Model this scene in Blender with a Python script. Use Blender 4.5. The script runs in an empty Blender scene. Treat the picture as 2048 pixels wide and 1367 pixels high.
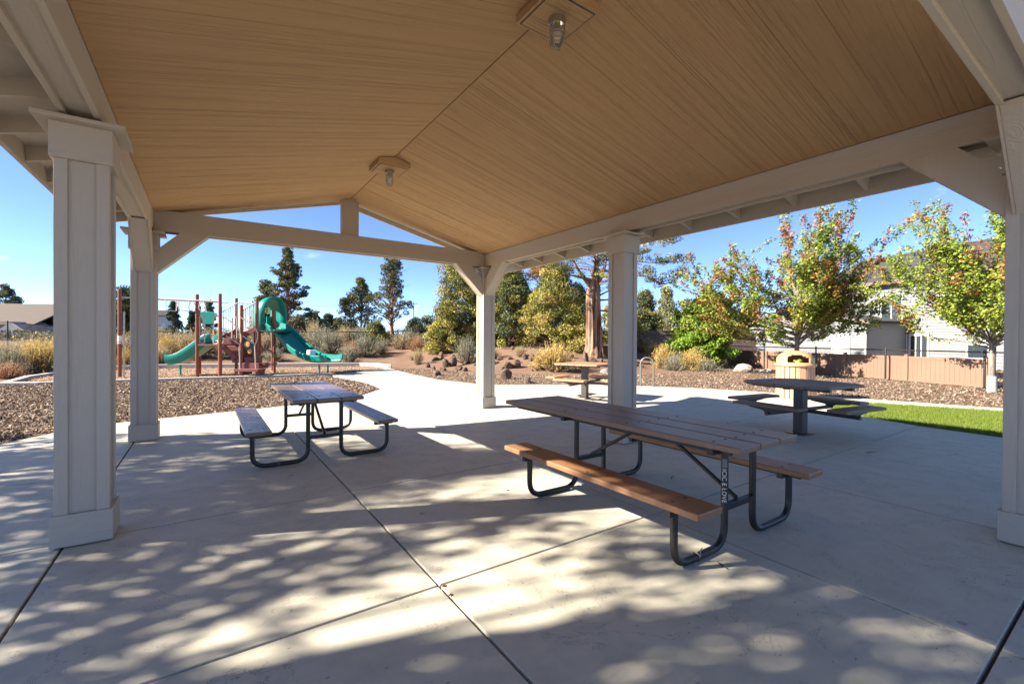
import bpy, bmesh, math, random
import numpy as np
from mathutils import Vector, Matrix
R = math.radians
S = bpy.context.scene
COL = S.collection
random.seed(7)

# ------------------------------------------------------------------ camera
H = 1.52                                        # eye height
FPX, PITCH, ROLL, YAW = 898.598, -0.006542, 0.005707, 0.599509
_F0 = Vector((math.sin(YAW), math.cos(YAW), 0)); _R0 = Vector((math.cos(YAW), -math.sin(YAW), 0)); _Z = Vector((0, 0, 1))
_F = _F0 * math.cos(PITCH) + _Z * math.sin(PITCH)
_U = _Z * math.cos(PITCH) - _F0 * math.sin(PITCH)
_RC = _R0 * math.cos(ROLL) + _U * math.sin(ROLL)
_UC = _U * math.cos(ROLL) - _R0 * math.sin(ROLL)
cd = bpy.data.cameras.new('camera'); cam = bpy.data.objects.new('camera', cd); COL.objects.link(cam)
cd.sensor_width = 36; cd.lens = FPX / 2048 * 36; cd.clip_start = 0.05; cd.clip_end = 5000
m = Matrix.Identity(4)
for i in range(3):
    m[i][0] = _RC[i]; m[i][1] = _UC[i]; m[i][2] = -_F[i]
m[2][3] = H
cam.matrix_world = m
S.camera = cam

# ------------------------------------------------------------------ sky, sun, exposure
TO_SUN = Vector((-1.50, 0.63, 1.0)).normalized()
elev = math.asin(TO_SUN.z); az = math.atan2(TO_SUN.x, TO_SUN.y)      # azimuth from +Y towards +X
W = bpy.data.worlds.new('World'); S.world = W; W.use_nodes = True
wn = W.node_tree.nodes; wl = W.node_tree.links
bg = wn['Background']
sky = wn.new('ShaderNodeTexSky'); sky.sky_type = 'NISHITA'; sky.sun_disc = False
sky.sun_elevation = elev; sky.sun_rotation = az
sky.air_density = 0.6; sky.dust_density = 0.0; sky.ozone_density = 2.5; sky.altitude = 5000
tc = wn.new('ShaderNodeTexCoord'); mp = wn.new('ShaderNodeMapping'); mp.inputs['Scale'].default_value = (1.0, 1.0, 2.6)
mp.inputs['Location'].default_value = (0.35, 0.0, 0.1)
nz = wn.new('ShaderNodeTexNoise'); nz.inputs['Scale'].default_value = 3.2; nz.inputs['Detail'].default_value = 8; nz.inputs['Roughness'].default_value = 0.55
rp = wn.new('ShaderNodeValToRGB'); rp.color_ramp.elements[0].position = 0.65; rp.color_ramp.elements[1].position = 0.86
rp.color_ramp.elements[1].color = (0.75, 0.75, 0.75, 1)
mx = wn.new('ShaderNodeMix'); mx.data_type = 'RGBA'; mx.inputs[7].default_value = (7.5, 7.8, 8.2, 1)
wl.new(tc.outputs['Generated'], mp.inputs[0]); wl.new(mp.outputs[0], nz.inputs['Vector']); wl.new(nz.outputs['Fac'], rp.inputs[0])
wl.new(rp.outputs[0], mx.inputs[0]); wl.new(sky.outputs[0], mx.inputs[6]); wl.new(mx.outputs[2], bg.inputs['Color'])
bg.inputs['Strength'].default_value = 0.08
sd = bpy.data.lights.new('sun', 'SUN'); sun = bpy.data.objects.new('sun', sd); COL.objects.link(sun)
sd.energy = 3.8; sd.angle = R(0.53); sd.color = (1.0, 0.91, 0.77)
sun.rotation_euler = TO_SUN.to_track_quat('Z', 'Y').to_euler(); sun.location = TO_SUN * 60
S.view_settings.view_transform = 'Standard'; S.view_settings.look = 'None'; S.view_settings.gamma = 1
S.view_settings.exposure = 2.35
S.render.engine = 'CYCLES'
S.cycles.max_bounces = 7; S.cycles.diffuse_bounces = 4; S.cycles.glossy_bounces = 3; S.cycles.transmission_bounces = 5

# ------------------------------------------------------------------ pixel -> place helpers (photo pixels, 2048 wide)
def ray(x, y):
    return _F + _RC * ((x - 1024) / FPX) + _UC * (-(y - 683.5) / FPX)
def on_z(x, y, z=0.0):
    r = ray(x, y); return Vector((0, 0, H)) + r * ((z - H) / r.z)
def at(x, y, d):
    r = ray(x, y); return Vector((0, 0, H)) + r * (d / r.dot(_F0))
def dep(p): return p.x * _F0.x + p.y * _F0.y

# ------------------------------------------------------------------ flat ground outline and terrain
PLAY = [(-5.2, 20.6), (-5.35, 23.5), (-5.0, 25.9), (-3.6, 27.6), (-1.9, 28.2), (2.5, 26.8), (7.06, 25.2), (7.7, 24.5), (7.9, 22.8), (7.7, 22.3),
        (6.2, 21.0), (4.36, 19.54), (1.16, 19.68), (-1.35, 19.95), (-2.6, 20.15), (-4.3, 20.2)]
FLAT = [(-90, -90), (-90, 13), (-14, 19), (-7, 21), (-6.2, 26), (-4.0, 28.8), (-1.8, 29.2), (7.3, 26.3), (8.8, 24.6), (9.2, 21.5), (10.2, 17.5),
        (13, 14.6), (17, 13.2), (21, 14.2), (26.5, 16.5), (60, 12), (90, -20), (90, -90)]
def pip(px, py, poly):
    px = np.asarray(px, float); py = np.asarray(py, float); ins = np.zeros(px.shape, bool); n = len(poly)
    for i in range(n):
        x0, y0 = poly[i]; x1, y1 = poly[(i + 1) % n]
        c = ((y0 > py) != (y1 > py)) & (px < (x1 - x0) * (py - y0) / ((y1 - y0) or 1e-9) + x0)
        ins ^= c
    return ins
def pdist(px, py, poly):
    px = np.asarray(px, float); py = np.asarray(py, float); best = np.full(px.shape, 1e9); n = len(poly)
    for i in range(n):
        x0, y0 = poly[i]; x1, y1 = poly[(i + 1) % n]; dx, dy = x1 - x0, y1 - y0
        t = np.clip(((px - x0) * dx + (py - y0) * dy) / (dx * dx + dy * dy), 0, 1)
        best = np.minimum(best, np.hypot(px - x0 - t * dx, py - y0 - t * dy))
    return best
def terrain(px, py):
    px = np.asarray(px, float); py = np.asarray(py, float)
    d = np.where(pip(px, py, FLAT), 0.0, pdist(px, py, FLAT))
    t = np.clip(d / 8.5, 0, 1); z = 1.08 * t * t * (3 - 2 * t)
    z += t * (0.10 * np.sin(px * .9 + 1.3) * np.sin(py * .7) + 0.05 * np.sin(px * 2.3) * np.cos(py * 1.9 + .5))
    return z - 0.07
def tz(x, y): return float(terrain(np.array([x]), np.array([y]))[0])
def hit(x, y):
    """point where the pixel's ray meets the terrain"""
    r = ray(x, y); t = 3.0
    while t < 400:
        p = Vector((0, 0, H)) + r * t
        if p.z <= tz(p.x, p.y): return p
        t += 0.15 if t < 60 else 1.0
    return Vector((0, 0, H)) + r * 60

# ------------------------------------------------------------------ tagging
def tag(o, label=None, cat=None, group=None, kind=None):
    if label: o['label'] = label
    if cat: o['category'] = cat
    if group: o['group'] = group
    if kind: o['kind'] = kind
    return o
def empty(name, loc, label=None, cat=None, group=None, rz=0):
    o = bpy.data.objects.new(name, None); o.empty_display_size = .2; COL.objects.link(o)
    o.location = loc; o.rotation_euler = (0, 0, rz)
    return tag(o, label, cat, group)
def wpar(o, p):
    """parent o (built in world coordinates) to p, keeping its place; p's chain is only moved, never turned"""
    off = Vector((0, 0, 0)); q = p
    while q is not None:
        off += Vector(q.location); q = q.parent
    o.parent = p; o.location = Vector(o.location) - off
    return o
def copy_tree(o, parent=None):
    c = o.copy(); COL.objects.link(c); c.parent = parent
    for ch in o.children: copy_tree(ch, c)
    return c

# ------------------------------------------------------------------ materials
def nodes(name):
    M = bpy.data.materials.new(name); M.use_nodes = True
    return M, M.node_tree.nodes, M.node_tree.links, M.node_tree.nodes['Principled BSDF']
def ramp(n, stops):
    r = n.new('ShaderNodeValToRGB'); e = r.color_ramp.elements
    while len(e) > 1: e.remove(e[-1])
    e[0].position = stops[0][0]; e[0].color = (*stops[0][1], 1)
    for p, c in stops[1:]:
        k = e.new(p); k.color = (*c, 1)
    return r
def coords(n, l, scale=(1, 1, 1), src='Object'):
    t = n.new('ShaderNodeTexCoord'); mp = n.new('ShaderNodeMapping'); mp.inputs['Scale'].default_value = scale
    l.new(t.outputs[src], mp.inputs[0]); return mp.outputs[0]
def noise(n, l, vec, scale, detail=4, rough=.55, dist=0):
    t = n.new('ShaderNodeTexNoise'); t.inputs['Scale'].default_value = scale; t.inputs['Detail'].default_value = detail
    t.inputs['Roughness'].default_value = rough; t.inputs['Distortion'].default_value = dist
    l.new(vec, t.inputs['Vector']); return t.outputs['Fac']
def mixc(n, l, fac, a, b, mode='MIX'):
    x = n.new('ShaderNodeMix'); x.data_type = 'RGBA'; x.blend_type = mode
    for sock, v in ((0, fac), (6, a), (7, b)):
        if isinstance(v, (int, float)): x.inputs[sock].default_value = v
        elif isinstance(v, tuple): x.inputs[sock].default_value = (*v, 1)
        else: l.new(v, x.inputs[sock])
    return x.outputs[2]
def math_(n, l, op, a, b=None):
    x = n.new('ShaderNodeMath'); x.operation = op
    for i, v in enumerate((a, b)):
        if v is None: continue
        if isinstance(v, (int, float)): x.inputs[i].default_value = v
        else: l.new(v, x.inputs[i])
    return x.outputs[0]
def bump(n, l, P, h, strength=.3, dist=.01):
    b = n.new('ShaderNodeBump'); b.inputs['Strength'].default_value = strength; b.inputs['Distance'].default_value = dist
    l.new(h, b.inputs['Height']); l.new(b.outputs[0], P.inputs['Normal'])
def simple(name, c1, c2=None, rough=.6, metal=0, scale=6, stretch=(1, 1, 1), bs=0, bscale=40, spec=.5, bd=.004):
    M, n, l, P = nodes(name)
    v = coords(n, l, stretch)
    if c2: l.new(mixc(n, l, noise(n, l, v, scale, 5), c1, c2), P.inputs['Base Color'])
    else: P.inputs['Base Color'].default_value = (*c1, 1)
    P.inputs['Roughness'].default_value = rough; P.inputs['Metallic'].default_value = metal
    P.inputs['Specular IOR Level'].default_value = spec
    if bs: bump(n, l, P, noise(n, l, v, bscale, 5), bs, bd)
    return M
MAT = {}
def grain_mat(name, c1, c2, stretch, bs=.5, lines=34, rough=.62, mask=True, dist=.004, cs=.07, shift=False):
    """embossed wood-grain panel: contour lines of a stretched noise"""
    M, n, l, P = nodes(name)
    v = coords(n, l, stretch); oi = n.new('ShaderNodeObjectInfo')
    if shift:                                           # every panel is cut from another sheet
        ad = n.new('ShaderNodeVectorMath'); ad.operation = 'ADD'; l.new(v, ad.inputs[0]); l.new(math_(n, l, 'MULTIPLY', oi.outputs['Random'], 37.0), ad.inputs[1]); v = ad.outputs[0]
    a = noise(n, l, v, 1.0, 2, .45, .15)
    s = math_(n, l, 'SINE', math_(n, l, 'MULTIPLY', a, lines * 6.283))
    s = math_(n, l, 'POWER', math_(n, l, 'ADD', math_(n, l, 'MULTIPLY', s, .5), .5), 2.5)
    mk = noise(n, l, v, .8, 3)
    mk = math_(n, l, 'MULTIPLY', math_(n, l, 'SUBTRACT', mk, .36), 3.2); mk.node.use_clamp = True
    h = math_(n, l, 'MULTIPLY', s, mk)
    fine = noise(n, l, coords(n, l, tuple(q * 9 for q in stretch)), 2.0, 4)
    hh = math_(n, l, 'ADD', h, math_(n, l, 'MULTIPLY', fine, .6))
    col = mixc(n, l, noise(n, l, coords(n, l, tuple(q * .35 for q in stretch)), 1.5, 4), c1, c2)
    col = mixc(n, l, math_(n, l, 'MULTIPLY', h, cs), col, tuple(q * .5 for q in c1))
    if shift: col = mixc(n, l, math_(n, l, 'MULTIPLY', oi.outputs['Random'], .16), col, tuple(q * .6 for q in c1))
    l.new(col, P.inputs['Base Color']); P.inputs['Roughness'].default_value = rough; P.inputs['Specular IOR Level'].default_value = .3
    bump(n, l, P, hh, bs, dist)
    return M
MAT['trim_x'] = grain_mat('trim_paint_x', (.44, .38, .31), (.48, .415, .34), (.7, 9, 9), .4, 10)
MAT['trim_y'] = grain_mat('trim_paint_y', (.44, .38, .31), (.48, .415, .34), (9, .7, 9), .4, 10)
MAT['trim_z'] = grain_mat('trim_paint_z', (.44, .38, .31), (.48, .415, .34), (9, 9, .7), .4, 10)
MAT['ceiling'] = grain_mat('ceiling_panel', (.49, .295, .14), (.57, .355, .18), (.30, 22.0, .5), 1.0, 5, .65, dist=.012, cs=.30, shift=True)
MAT['soffit'] = grain_mat('soffit_panel', (.46, .40, .33), (.52, .45, .38), (2.4, .6, .6), .6, 16, cs=.2)

def concrete():
    M, n, l, P = nodes('concrete')
    v = coords(n, l)
    big = noise(n, l, v, 1.1, 7, .7); mid = noise(n, l, v, 4.5, 6, .65); fine = noise(n, l, v, 90, 3)
    st = noise(n, l, coords(n, l, (1.2, 9, 1)), 1.6, 5, .6)
    c = mixc(n, l, big, (.48, .445, .345), (.61, .57, .455))
    c = mixc(n, l, math_(n, l, 'MULTIPLY', math_(n, l, 'SUBTRACT', mid, .44), 2.0), c, (.365, .345, .285))
    d = math_(n, l, 'MULTIPLY', math_(n, l, 'SUBTRACT', st, .60), 3.0); d.node.use_clamp = True
    c = mixc(n, l, math_(n, l, 'MULTIPLY', d, .75), c, (.25, .225, .205))
    vo = n.new('ShaderNodeTexVoronoi'); vo.inputs['Scale'].default_value = 9; l.new(coords(n, l, (1, 2.4, 1)), vo.inputs['Vector'])
    sp = math_(n, l, 'LESS_THAN', vo.outputs['Distance'], .085)
    msk = math_(n, l, 'GREATER_THAN', noise(n, l, v, 2.1, 3), .52)
    c = mixc(n, l, math_(n, l, 'MULTIPLY', math_(n, l, 'MULTIPLY', sp, msk), .8), c, (.14, .125, .11))
    v2 = n.new('ShaderNodeTexVoronoi'); v2.inputs['Scale'].default_value = 1.7; l.new(v, v2.inputs['Vector'])
    gum = math_(n, l, 'LESS_THAN', v2.outputs['Distance'], .045)
    c = mixc(n, l, math_(n, l, 'MULTIPLY', gum, .6), c, (.16, .145, .13))
    cr = noise(n, l, v, .9, 9, .62, .6); cr = math_(n, l, 'LESS_THAN', math_(n, l, 'ABSOLUTE', math_(n, l, 'SUBTRACT', cr, .5)), .0016)
    c = mixc(n, l, math_(n, l, 'MULTIPLY', cr, .55), c, (.17, .15, .13))
    oi = n.new('ShaderNodeObjectInfo')
    c = mixc(n, l, math_(n, l, 'MULTIPLY', oi.outputs['Random'], .16), c, (.36, .345, .325))
    l.new(c, P.inputs['Base Color']); P.inputs['Roughness'].default_value = .62; P.inputs['Specular IOR Level'].default_value = .35
    bump(n, l, P, math_(n, l, 'ADD', math_(n, l, 'MULTIPLY', mid, .6), math_(n, l, 'MULTIPLY', fine, .25)), .18, .006)
    return M
MAT['concrete'] = concrete()
MAT['kerb'] = simple('kerb_concrete', (.46, .43, .38), (.56, .53, .48), .8, scale=5, bs=.25)
MAT['joint'] = simple('joint_dirt_shade', (.06, .05, .04), (.10, .085, .07), .95)

def chips(name, stops):
    M, n, l, P = nodes(name); g = n.new('ShaderNodeNewGeometry'); r = ramp(n, stops)
    l.new(g.outputs['Random Per Island'], r.inputs[0]); l.new(r.outputs[0], P.inputs['Base Color'])
    P.inputs['Roughness'].default_value = .85; P.inputs['Specular IOR Level'].default_value = .2
    return M
MAT['chip'] = chips('mulch_chip', [(0, (.06, .04, .028)), (.3, (.15, .10, .068)), (.65, (.27, .19, .135)), (.88, (.40, .31, .23)), (1, (.56, .47, .38))])
MAT['playchip'] = chips('wood_chip', [(0, (.18, .11, .065)), (.4, (.34, .225, .14)), (.8, (.47, .34, .23)), (1, (.58, .47, .36))])
def earth(name, a, b, c, s1, s2, bs=.6, bd=.03):
    M, n, l, P = nodes(name); v = coords(n, l)
    k = mixc(n, l, noise(n, l, v, s1, 6, .6), a, b)
    f = math_(n, l, 'MULTIPLY', math_(n, l, 'SUBTRACT', noise(n, l, v, s2, 5, .7), .48), 4); f.node.use_clamp = True
    l.new(mixc(n, l, f, k, c), P.inputs['Base Color']); P.inputs['Roughness'].default_value = .95; P.inputs['Specular IOR Level'].default_value = .15
    bump(n, l, P, noise(n, l, v, 18, 8, .75), bs, bd); return M
MAT['dirt'] = earth('red_dirt', (.155, .09, .06), (.225, .14, .095), (.19, .15, .11), .35, 1.3)
MAT['mulch'] = earth('mulch_bed', (.13, .085, .06), (.20, .135, .095), (.27, .20, .145), 1.2, 8)
MAT['playbed'] = earth('wood_chip_bed', (.26, .175, .115), (.35, .25, .17), (.20, .13, .085), 1.4, 6)
MAT['turf'] = earth('turf_soil', (.075, .13, .02), (.12, .19, .035), (.16, .19, .05), 1.5, 5)

def vcol(name, rough=.6, trans=.35):
    """colour kept per leaf in the mesh; light also passes through the leaf"""
    M, n, l, P = nodes(name); a = n.new('ShaderNodeAttribute'); a.attribute_name = 'Col'
    l.new(a.outputs['Color'], P.inputs['Base Color']); P.inputs['Roughness'].default_value = rough; P.inputs['Specular IOR Level'].default_value = .25
    if trans:
        t = n.new('ShaderNodeBsdfTranslucent'); l.new(a.outputs['Color'], t.inputs['Color'])
        ms = n.new('ShaderNodeMixShader'); ms.inputs[0].default_value = trans
        l.new(P.outputs[0], ms.inputs[1]); l.new(t.outputs[0], ms.inputs[2]); l.new(ms.outputs[0], n['Material Output'].inputs[0])
    return M
MAT['leaf'] = vcol('leaf', .5, .4); MAT['needle'] = vcol('needle', .7, .2); MAT['blade'] = vcol('blade', .7, .3)
def bark(name, a, b, stretch=(9, 9, .9), bs=.9):
    M, n, l, P = nodes(name); v = coords(n, l, stretch)
    f = noise(n, l, v, 1.4, 6, .6, .3)
    l.new(ramp(n, [(.40, a), (.58, b)]).outputs[0], P.inputs['Base Color']); l.new(f, P.inputs['Base Color'].links[0].from_node.inputs[0])
    P.inputs['Roughness'].default_value = .9; bump(n, l, P, f, bs, .05); return M
MAT['bark_red'] = bark('juniper_bark', (.06, .03, .018), (.31, .185, .12), (5, 5, .35), 1.0)
MAT['bark_grey'] = bark('maple_bark', (.12, .10, .082), (.25, .215, .18))
MAT['rock'] = earth('lava_rock', (.10, .072, .056), (.215, .155, .12), (.06, .045, .037), 2.5, 5, .9, .05)
MAT['pale_rock'] = earth('pale_boulder', (.40, .34, .29), (.52, .45, .39), (.22, .18, .15), 2.5, 5, .8, .05)

def plank(name, a, b, rough=.42, stretch=(14, 1.2, 14)):
    M, n, l, P = nodes(name); v = coords(n, l, stretch)
    w = noise(n, l, coords(n, l), 7, 6, .65)
    c = mixc(n, l, noise(n, l, v, 2.2, 5, .6), a, b)
    f = math_(n, l, 'MULTIPLY', math_(n, l, 'SUBTRACT', w, .5), 2.2); f.node.use_clamp = True
    c = mixc(n, l, math_(n, l, 'MULTIPLY', f, .5), c, tuple(q * 1.5 for q in b))
    l.new(c, P.inputs['Base Color']); P.inputs['Roughness'].default_value = rough
    bump(n, l, P, math_(n, l, 'ADD', noise(n, l, v, 5, 6, .7), noise(n, l, coords(n, l), 60, 3)), .22, .004); return M
MAT['plank'] = plank('bench_board', (.23, .105, .045), (.31, .155, .075))
MAT['plank_top'] = plank('table_board', (.17, .105, .072), (.235, .155, .11), .36)
MAT['plank_blue'] = plank('sky_sheen_board', (.15, .095, .075), (.22, .145, .115), .26)  # cooler tone and extra gloss carry the sky's bluish reflection
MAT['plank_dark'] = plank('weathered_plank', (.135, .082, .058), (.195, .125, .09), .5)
MAT['plank_red'] = plank('orange_plank', (.36, .16, .085), (.46, .23, .13), .55)  # warmer, brighter planks than the other pedestal table
MAT['black'] = simple('black_powder_coat', (.010, .010, .011), (.022, .021, .021), .42, 0, 9, bs=.05)
MAT['dark_bronze'] = simple('bronze_powder_coat', (.035, .027, .024), (.055, .045, .04), .45, 0, 8)
MAT['steel'] = simple('galvanised_steel', (.13, .13, .13), (.19, .19, .19), .45, .4, 14)
MAT['bolt'] = simple('bolt_steel', (.05, .045, .045), (.12, .11, .11), .45, .8, 60)
MAT['tan_plastic'] = simple('tan_plastic', (.46, .265, .125), (.52, .31, .155), .42, bs=.06)
MAT['tan_slat'] = simple('tan_slat', (.40, .235, .14), (.48, .30, .19), .6, stretch=(6, 6, 1), bs=.15)
MAT['bag'] = simple('bin_liner', (.75, .78, .80), None, .35)
MAT['green_bag'] = simple('green_litter', (.12, .18, .03), (.22, .22, .05), .5)
MAT['post_red'] = simple('post_red_paint', (.20, .052, .022), (.26, .075, .034), .42)
MAT['maroon'] = simple('maroon_coated_steel', (.155, .042, .035), (.20, .06, .048), .5)
MAT['green'] = simple('green_plastic', (.0, .20, .155), (.006, .235, .185), .28, spec=.5)
MAT['beige'] = simple('beige_pipe_paint', (.52, .44, .34), (.58, .50, .40), .4)
MAT['dkgreen'] = simple('dark_panel_plastic', (.025, .05, .04), (.035, .065, .05), .45)
MAT['orange'] = simple('orange_disc', (.80, .33, .05), None, .45)
MAT['white'] = simple('white_plastic', (.80, .79, .77), None, .4)
MAT['vinyl'] = simple('brown_vinyl', (.24, .14, .09), (.285, .175, .12), .55, scale=3, stretch=(3, 3, .6), bs=.08)
MAT['dark_fence'] = simple('shaded_board', (.12, .082, .068), (.16, .11, .09), .7, scale=4, stretch=(4, 4, .6))  # brown boards, darkened to carry the shade lying on them
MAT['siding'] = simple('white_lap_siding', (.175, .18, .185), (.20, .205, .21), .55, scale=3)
MAT['house_trim'] = simple('house_trim', (.74, .72, .69), None, .5)
MAT['fascia_brown'] = simple('house_fascia', (.16, .12, .10), None, .6)
MAT['shingle'] = earth('asphalt_shingle', (.05, .048, .05), (.075, .07, .072), (.04, .038, .04), 3, 14, .5, .02)
MAT['tan_shingle'] = earth('tan_shingle', (.13, .108, .092), (.16, .135, .115), (.115, .095, .082), 3, 14, .4, .02)
MAT['house_grey'] = simple('far_house_wall', (.38, .42, .46), (.44, .47, .50), .8)
def glass():
    M, n, l, P = nodes('window_glass'); P.inputs['Base Color'].default_value = (.03, .04, .05, 1); P.inputs['Roughness'].default_value = .04
    P.inputs['Specular IOR Level'].default_value = .9; return M
MAT['glass'] = glass()
def clear():
    M, n, l, P = nodes('lamp_glass'); P.inputs['Base Color'].default_value = (.92, .93, .90, 1); P.inputs['Roughness'].default_value = .08
    P.inputs['Transmission Weight'].default_value = .92; P.inputs['IOR'].default_value = 1.3; return M
MAT['lamp_glass'] = clear()
MAT['cage'] = simple('lamp_cage', (.30, .27, .20), (.36, .33, .25), .4, .6)
MAT['bulb'] = simple('unlit_bulb', (.78, .74, .66), None, .3)
MAT['brass'] = simple('brass_base', (.50, .38, .15), None, .35, .8)
MAT['twig'] = simple('twig', (.07, .05, .035), None, .9)
MAT['dry_leaf'] = simple('dry_leaf', (.20, .11, .05), (.16, .08, .04), .7)
MAT['pole'] = simple('utility_pole_wood', (.10, .08, .065), None, .9)
MAT['car_blue'] = simple('blue_car_paint', (.10, .22, .42), None, .25)
MAT['tarp'] = simple('tree_wrap', (.42, .39, .35), (.30, .28, .25), .8, scale=10, bs=.5)

# ------------------------------------------------------------------ mesh building
class MB:
    def __init__(s): s.v = []; s.f = []
    def add(s, vs, fs):
        b = len(s.v); s.v += [tuple(p) for p in vs]; s.f += [tuple(b + i for i in f) for f in fs]; return s
    def box(s, x0, x1, y0, y1, z0, z1):
        return s.add([(x0, y0, z0), (x1, y0, z0), (x1, y1, z0), (x0, y1, z0), (x0, y0, z1), (x1, y0, z1), (x1, y1, z1), (x0, y1, z1)],
                     [(0, 3, 2, 1), (4, 5, 6, 7), (0, 1, 5, 4), (1, 2, 6, 5), (2, 3, 7, 6), (3, 0, 4, 7)])
    def obox(s, c, ax, ay, az, hx, hy, hz):
        c = Vector(c); vs = []
        for k in (-1, 1):
            for (i, j) in ((-1, -1), (1, -1), (1, 1), (-1, 1)):
                vs.append(c + ax * hx * i + ay * hy * j + az * hz * k)
        return s.add(vs, [(0, 3, 2, 1), (4, 5, 6, 7), (0, 1, 5, 4), (1, 2, 6, 5), (2, 3, 7, 6), (3, 0, 4, 7)])
    def bar(s, p, q, w, h, up=Vector((0, 0, 1))):
        p = Vector(p); q = Vector(q); d = (q - p); L = d.length; d.normalize()
        sx = d.cross(up)
        if sx.length < 1e-4: sx = Vector((1, 0, 0))
        sx.normalize(); u = sx.cross(d)
        return s.obox((p + q) / 2, sx, d, u, w / 2, L / 2, h / 2)
    def prism(s, poly, z0, z1):
        n = len(poly)
        return s.add([(x, y, z0) for x, y in poly] + [(x, y, z1) for x, y in poly],
                     [tuple(range(n - 1, -1, -1)), tuple(range(n, 2 * n))] + [(i, (i + 1) % n, n + (i + 1) % n, n + i) for i in range(n)])
    def extrude(s, pts, off):
        """closed polygon of 3D points pushed along a vector"""
        n = len(pts); off = Vector(off); a = [Vector(p) for p in pts]
        return s.add(a + [p + off for p in a], [tuple(range(n - 1, -1, -1)), tuple(range(n, 2 * n))] + [(i, (i + 1) % n, n + (i + 1) % n, n + i) for i in range(n)])
    def tube(s, pts, r, seg=10, caps=True):
        pts = [Vector(p) for p in pts]; n = len(pts); rs = r if isinstance(r, (list, tuple)) else [r] * n
        t = (pts[1] - pts[0]).normalized(); a = t.orthogonal().normalized(); vs = []; prev = t
        for i, p in enumerate(pts):
            t = ((pts[min(i + 1, n - 1)] - pts[max(i - 1, 0)])).normalized()
            q = prev.rotation_difference(t); a = q @ a; a = (a - t * a.dot(t)).normalized(); prev = t; b = t.cross(a)
            for k in range(seg):
                w = 2 * math.pi * k / seg; vs.append(p + (a * math.cos(w) + b * math.sin(w)) * rs[i])
        fs = [(i * seg + k, i * seg + (k + 1) % seg, (i + 1) * seg + (k + 1) % seg, (i + 1) * seg + k) for i in range(n - 1) for k in range(seg)]
        if caps: fs += [tuple(range(seg - 1, -1, -1)), tuple(range((n - 1) * seg, n * seg))]
        return s.add(vs, fs)
    def lathe(s, c, prof, seg=24):
        c = Vector(c); vs = []; fs = []; n = len(prof)
        for r, z in prof:
            for k in range(seg):
                w = 2 * math.pi * k / seg; vs.append(c + Vector((r * math.cos(w), r * math.sin(w), z)))
        for i in range(n - 1):
            for k in range(seg): fs.append((i * seg + k, i * seg + (k + 1) % seg, (i + 1) * seg + (k + 1) % seg, (i + 1) * seg + k))
        fs += [tuple(range(seg - 1, -1, -1)), tuple(range((n - 1) * seg, n * seg))]
        return s.add(vs, fs)
    def mesh(s, name, smooth=False):
        me = bpy.data.meshes.new(name); me.from_pydata(s.v, [], s.f)
        if smooth:
            me.shade_smooth(); me.set_sharp_from_angle(angle=R(38))
        return me
    def build(s, name, mat, parent=None, smooth=False, bev=0, world=True):
        me = s.mesh(name, smooth); me.materials.append(MAT[mat] if isinstance(mat, str) else mat)
        o = bpy.data.objects.new(name, me); COL.objects.link(o)
        if bev:
            b = o.modifiers.new('bevel', 'BEVEL'); b.width = bev; b.segments = 2; b.limit_method = 'ANGLE'
        if parent is not None:
            if world: wpar(o, parent)
            else: o.parent = parent
        return o
def npmesh(name, verts, faces, mat, parent=None, cols=None, world=True, link=True):
    """big meshes straight from numpy arrays; every face has the same number of corners"""
    k = faces.shape[1]; me = bpy.data.meshes.new(name)
    me.vertices.add(len(verts)); me.vertices.foreach_set('co', np.ascontiguousarray(verts, dtype=np.float32).ravel())
    me.loops.add(faces.size); me.loops.foreach_set('vertex_index', np.ascontiguousarray(faces, dtype=np.int32).ravel())
    me.polygons.add(len(faces)); me.polygons.foreach_set('loop_start', np.arange(0, faces.size, k, dtype=np.int32))
    me.update(calc_edges=True); me.validate()
    if cols is not None:
        a = me.color_attributes.new('Col', 'FLOAT_COLOR', 'POINT')
        c4 = np.ones((len(verts), 4), np.float32); c4[:, :3] = cols; a.data.foreach_set('color', c4.ravel())
    me.materials.append(MAT[mat])
    o = bpy.data.objects.new(name, me)
    if link: COL.objects.link(o)
    if parent is not None:
        if world: wpar(o, parent)
        else: o.parent = parent
    return o
def bend(pts, r, n=5):
    """polyline with its inner corners rounded"""
    pts = [Vector(p) for p in pts]; out = [pts[0]]
    for i in range(1, len(pts) - 1):
        a, b, c = pts[i - 1], pts[i], pts[i + 1]
        u = (a - b).normalized(); w = (c - b).normalized(); rr = min(r, (a - b).length * .49, (c - b).length * .49)
        p0, p1 = b + u * rr, b + w * rr
        for k in range(n + 1):
            t = k / n; out.append(p0 * (1 - t) ** 2 + b * 2 * t * (1 - t) + p1 * t * t)
    out.append(pts[-1]); return out

# ------------------------------------------------------------------ THE SETTING: ground, pavement, beds, lawn
def grid_axis(lo, hi, fine_lo, fine_hi, step):
    a = list(np.arange(fine_lo, fine_hi + 1e-6, step)); s = step; x = fine_lo
    while x > lo: s *= 1.35; x -= s; a.insert(0, x)
    s = step; x = fine_hi
    while x < hi: s *= 1.35; x += s; a.append(x)
    return np.array(a)
gx = grid_axis(-900, 900, -16, 40, .5); gy = grid_axis(-300, 1200, -4, 50, .5)
GX, GY = np.meshgrid(gx, gy); GZ = terrain(GX, GY)
rg = np.random.default_rng(3); GZ = GZ + np.where(GZ > -.05, rg.normal(0, .025, GZ.shape), 0)
nx, ny = len(gx), len(gy); idx = np.arange(nx * ny).reshape(ny, nx)
fc = np.stack([idx[:-1, :-1], idx[:-1, 1:], idx[1:, 1:], idx[1:, :-1]], -1).reshape(-1, 4)
g = npmesh('ground', np.stack([GX, GY, GZ], -1).reshape(-1, 3), fc, 'dirt'); tag(g, kind='structure'); g.data.shade_smooth()

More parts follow.
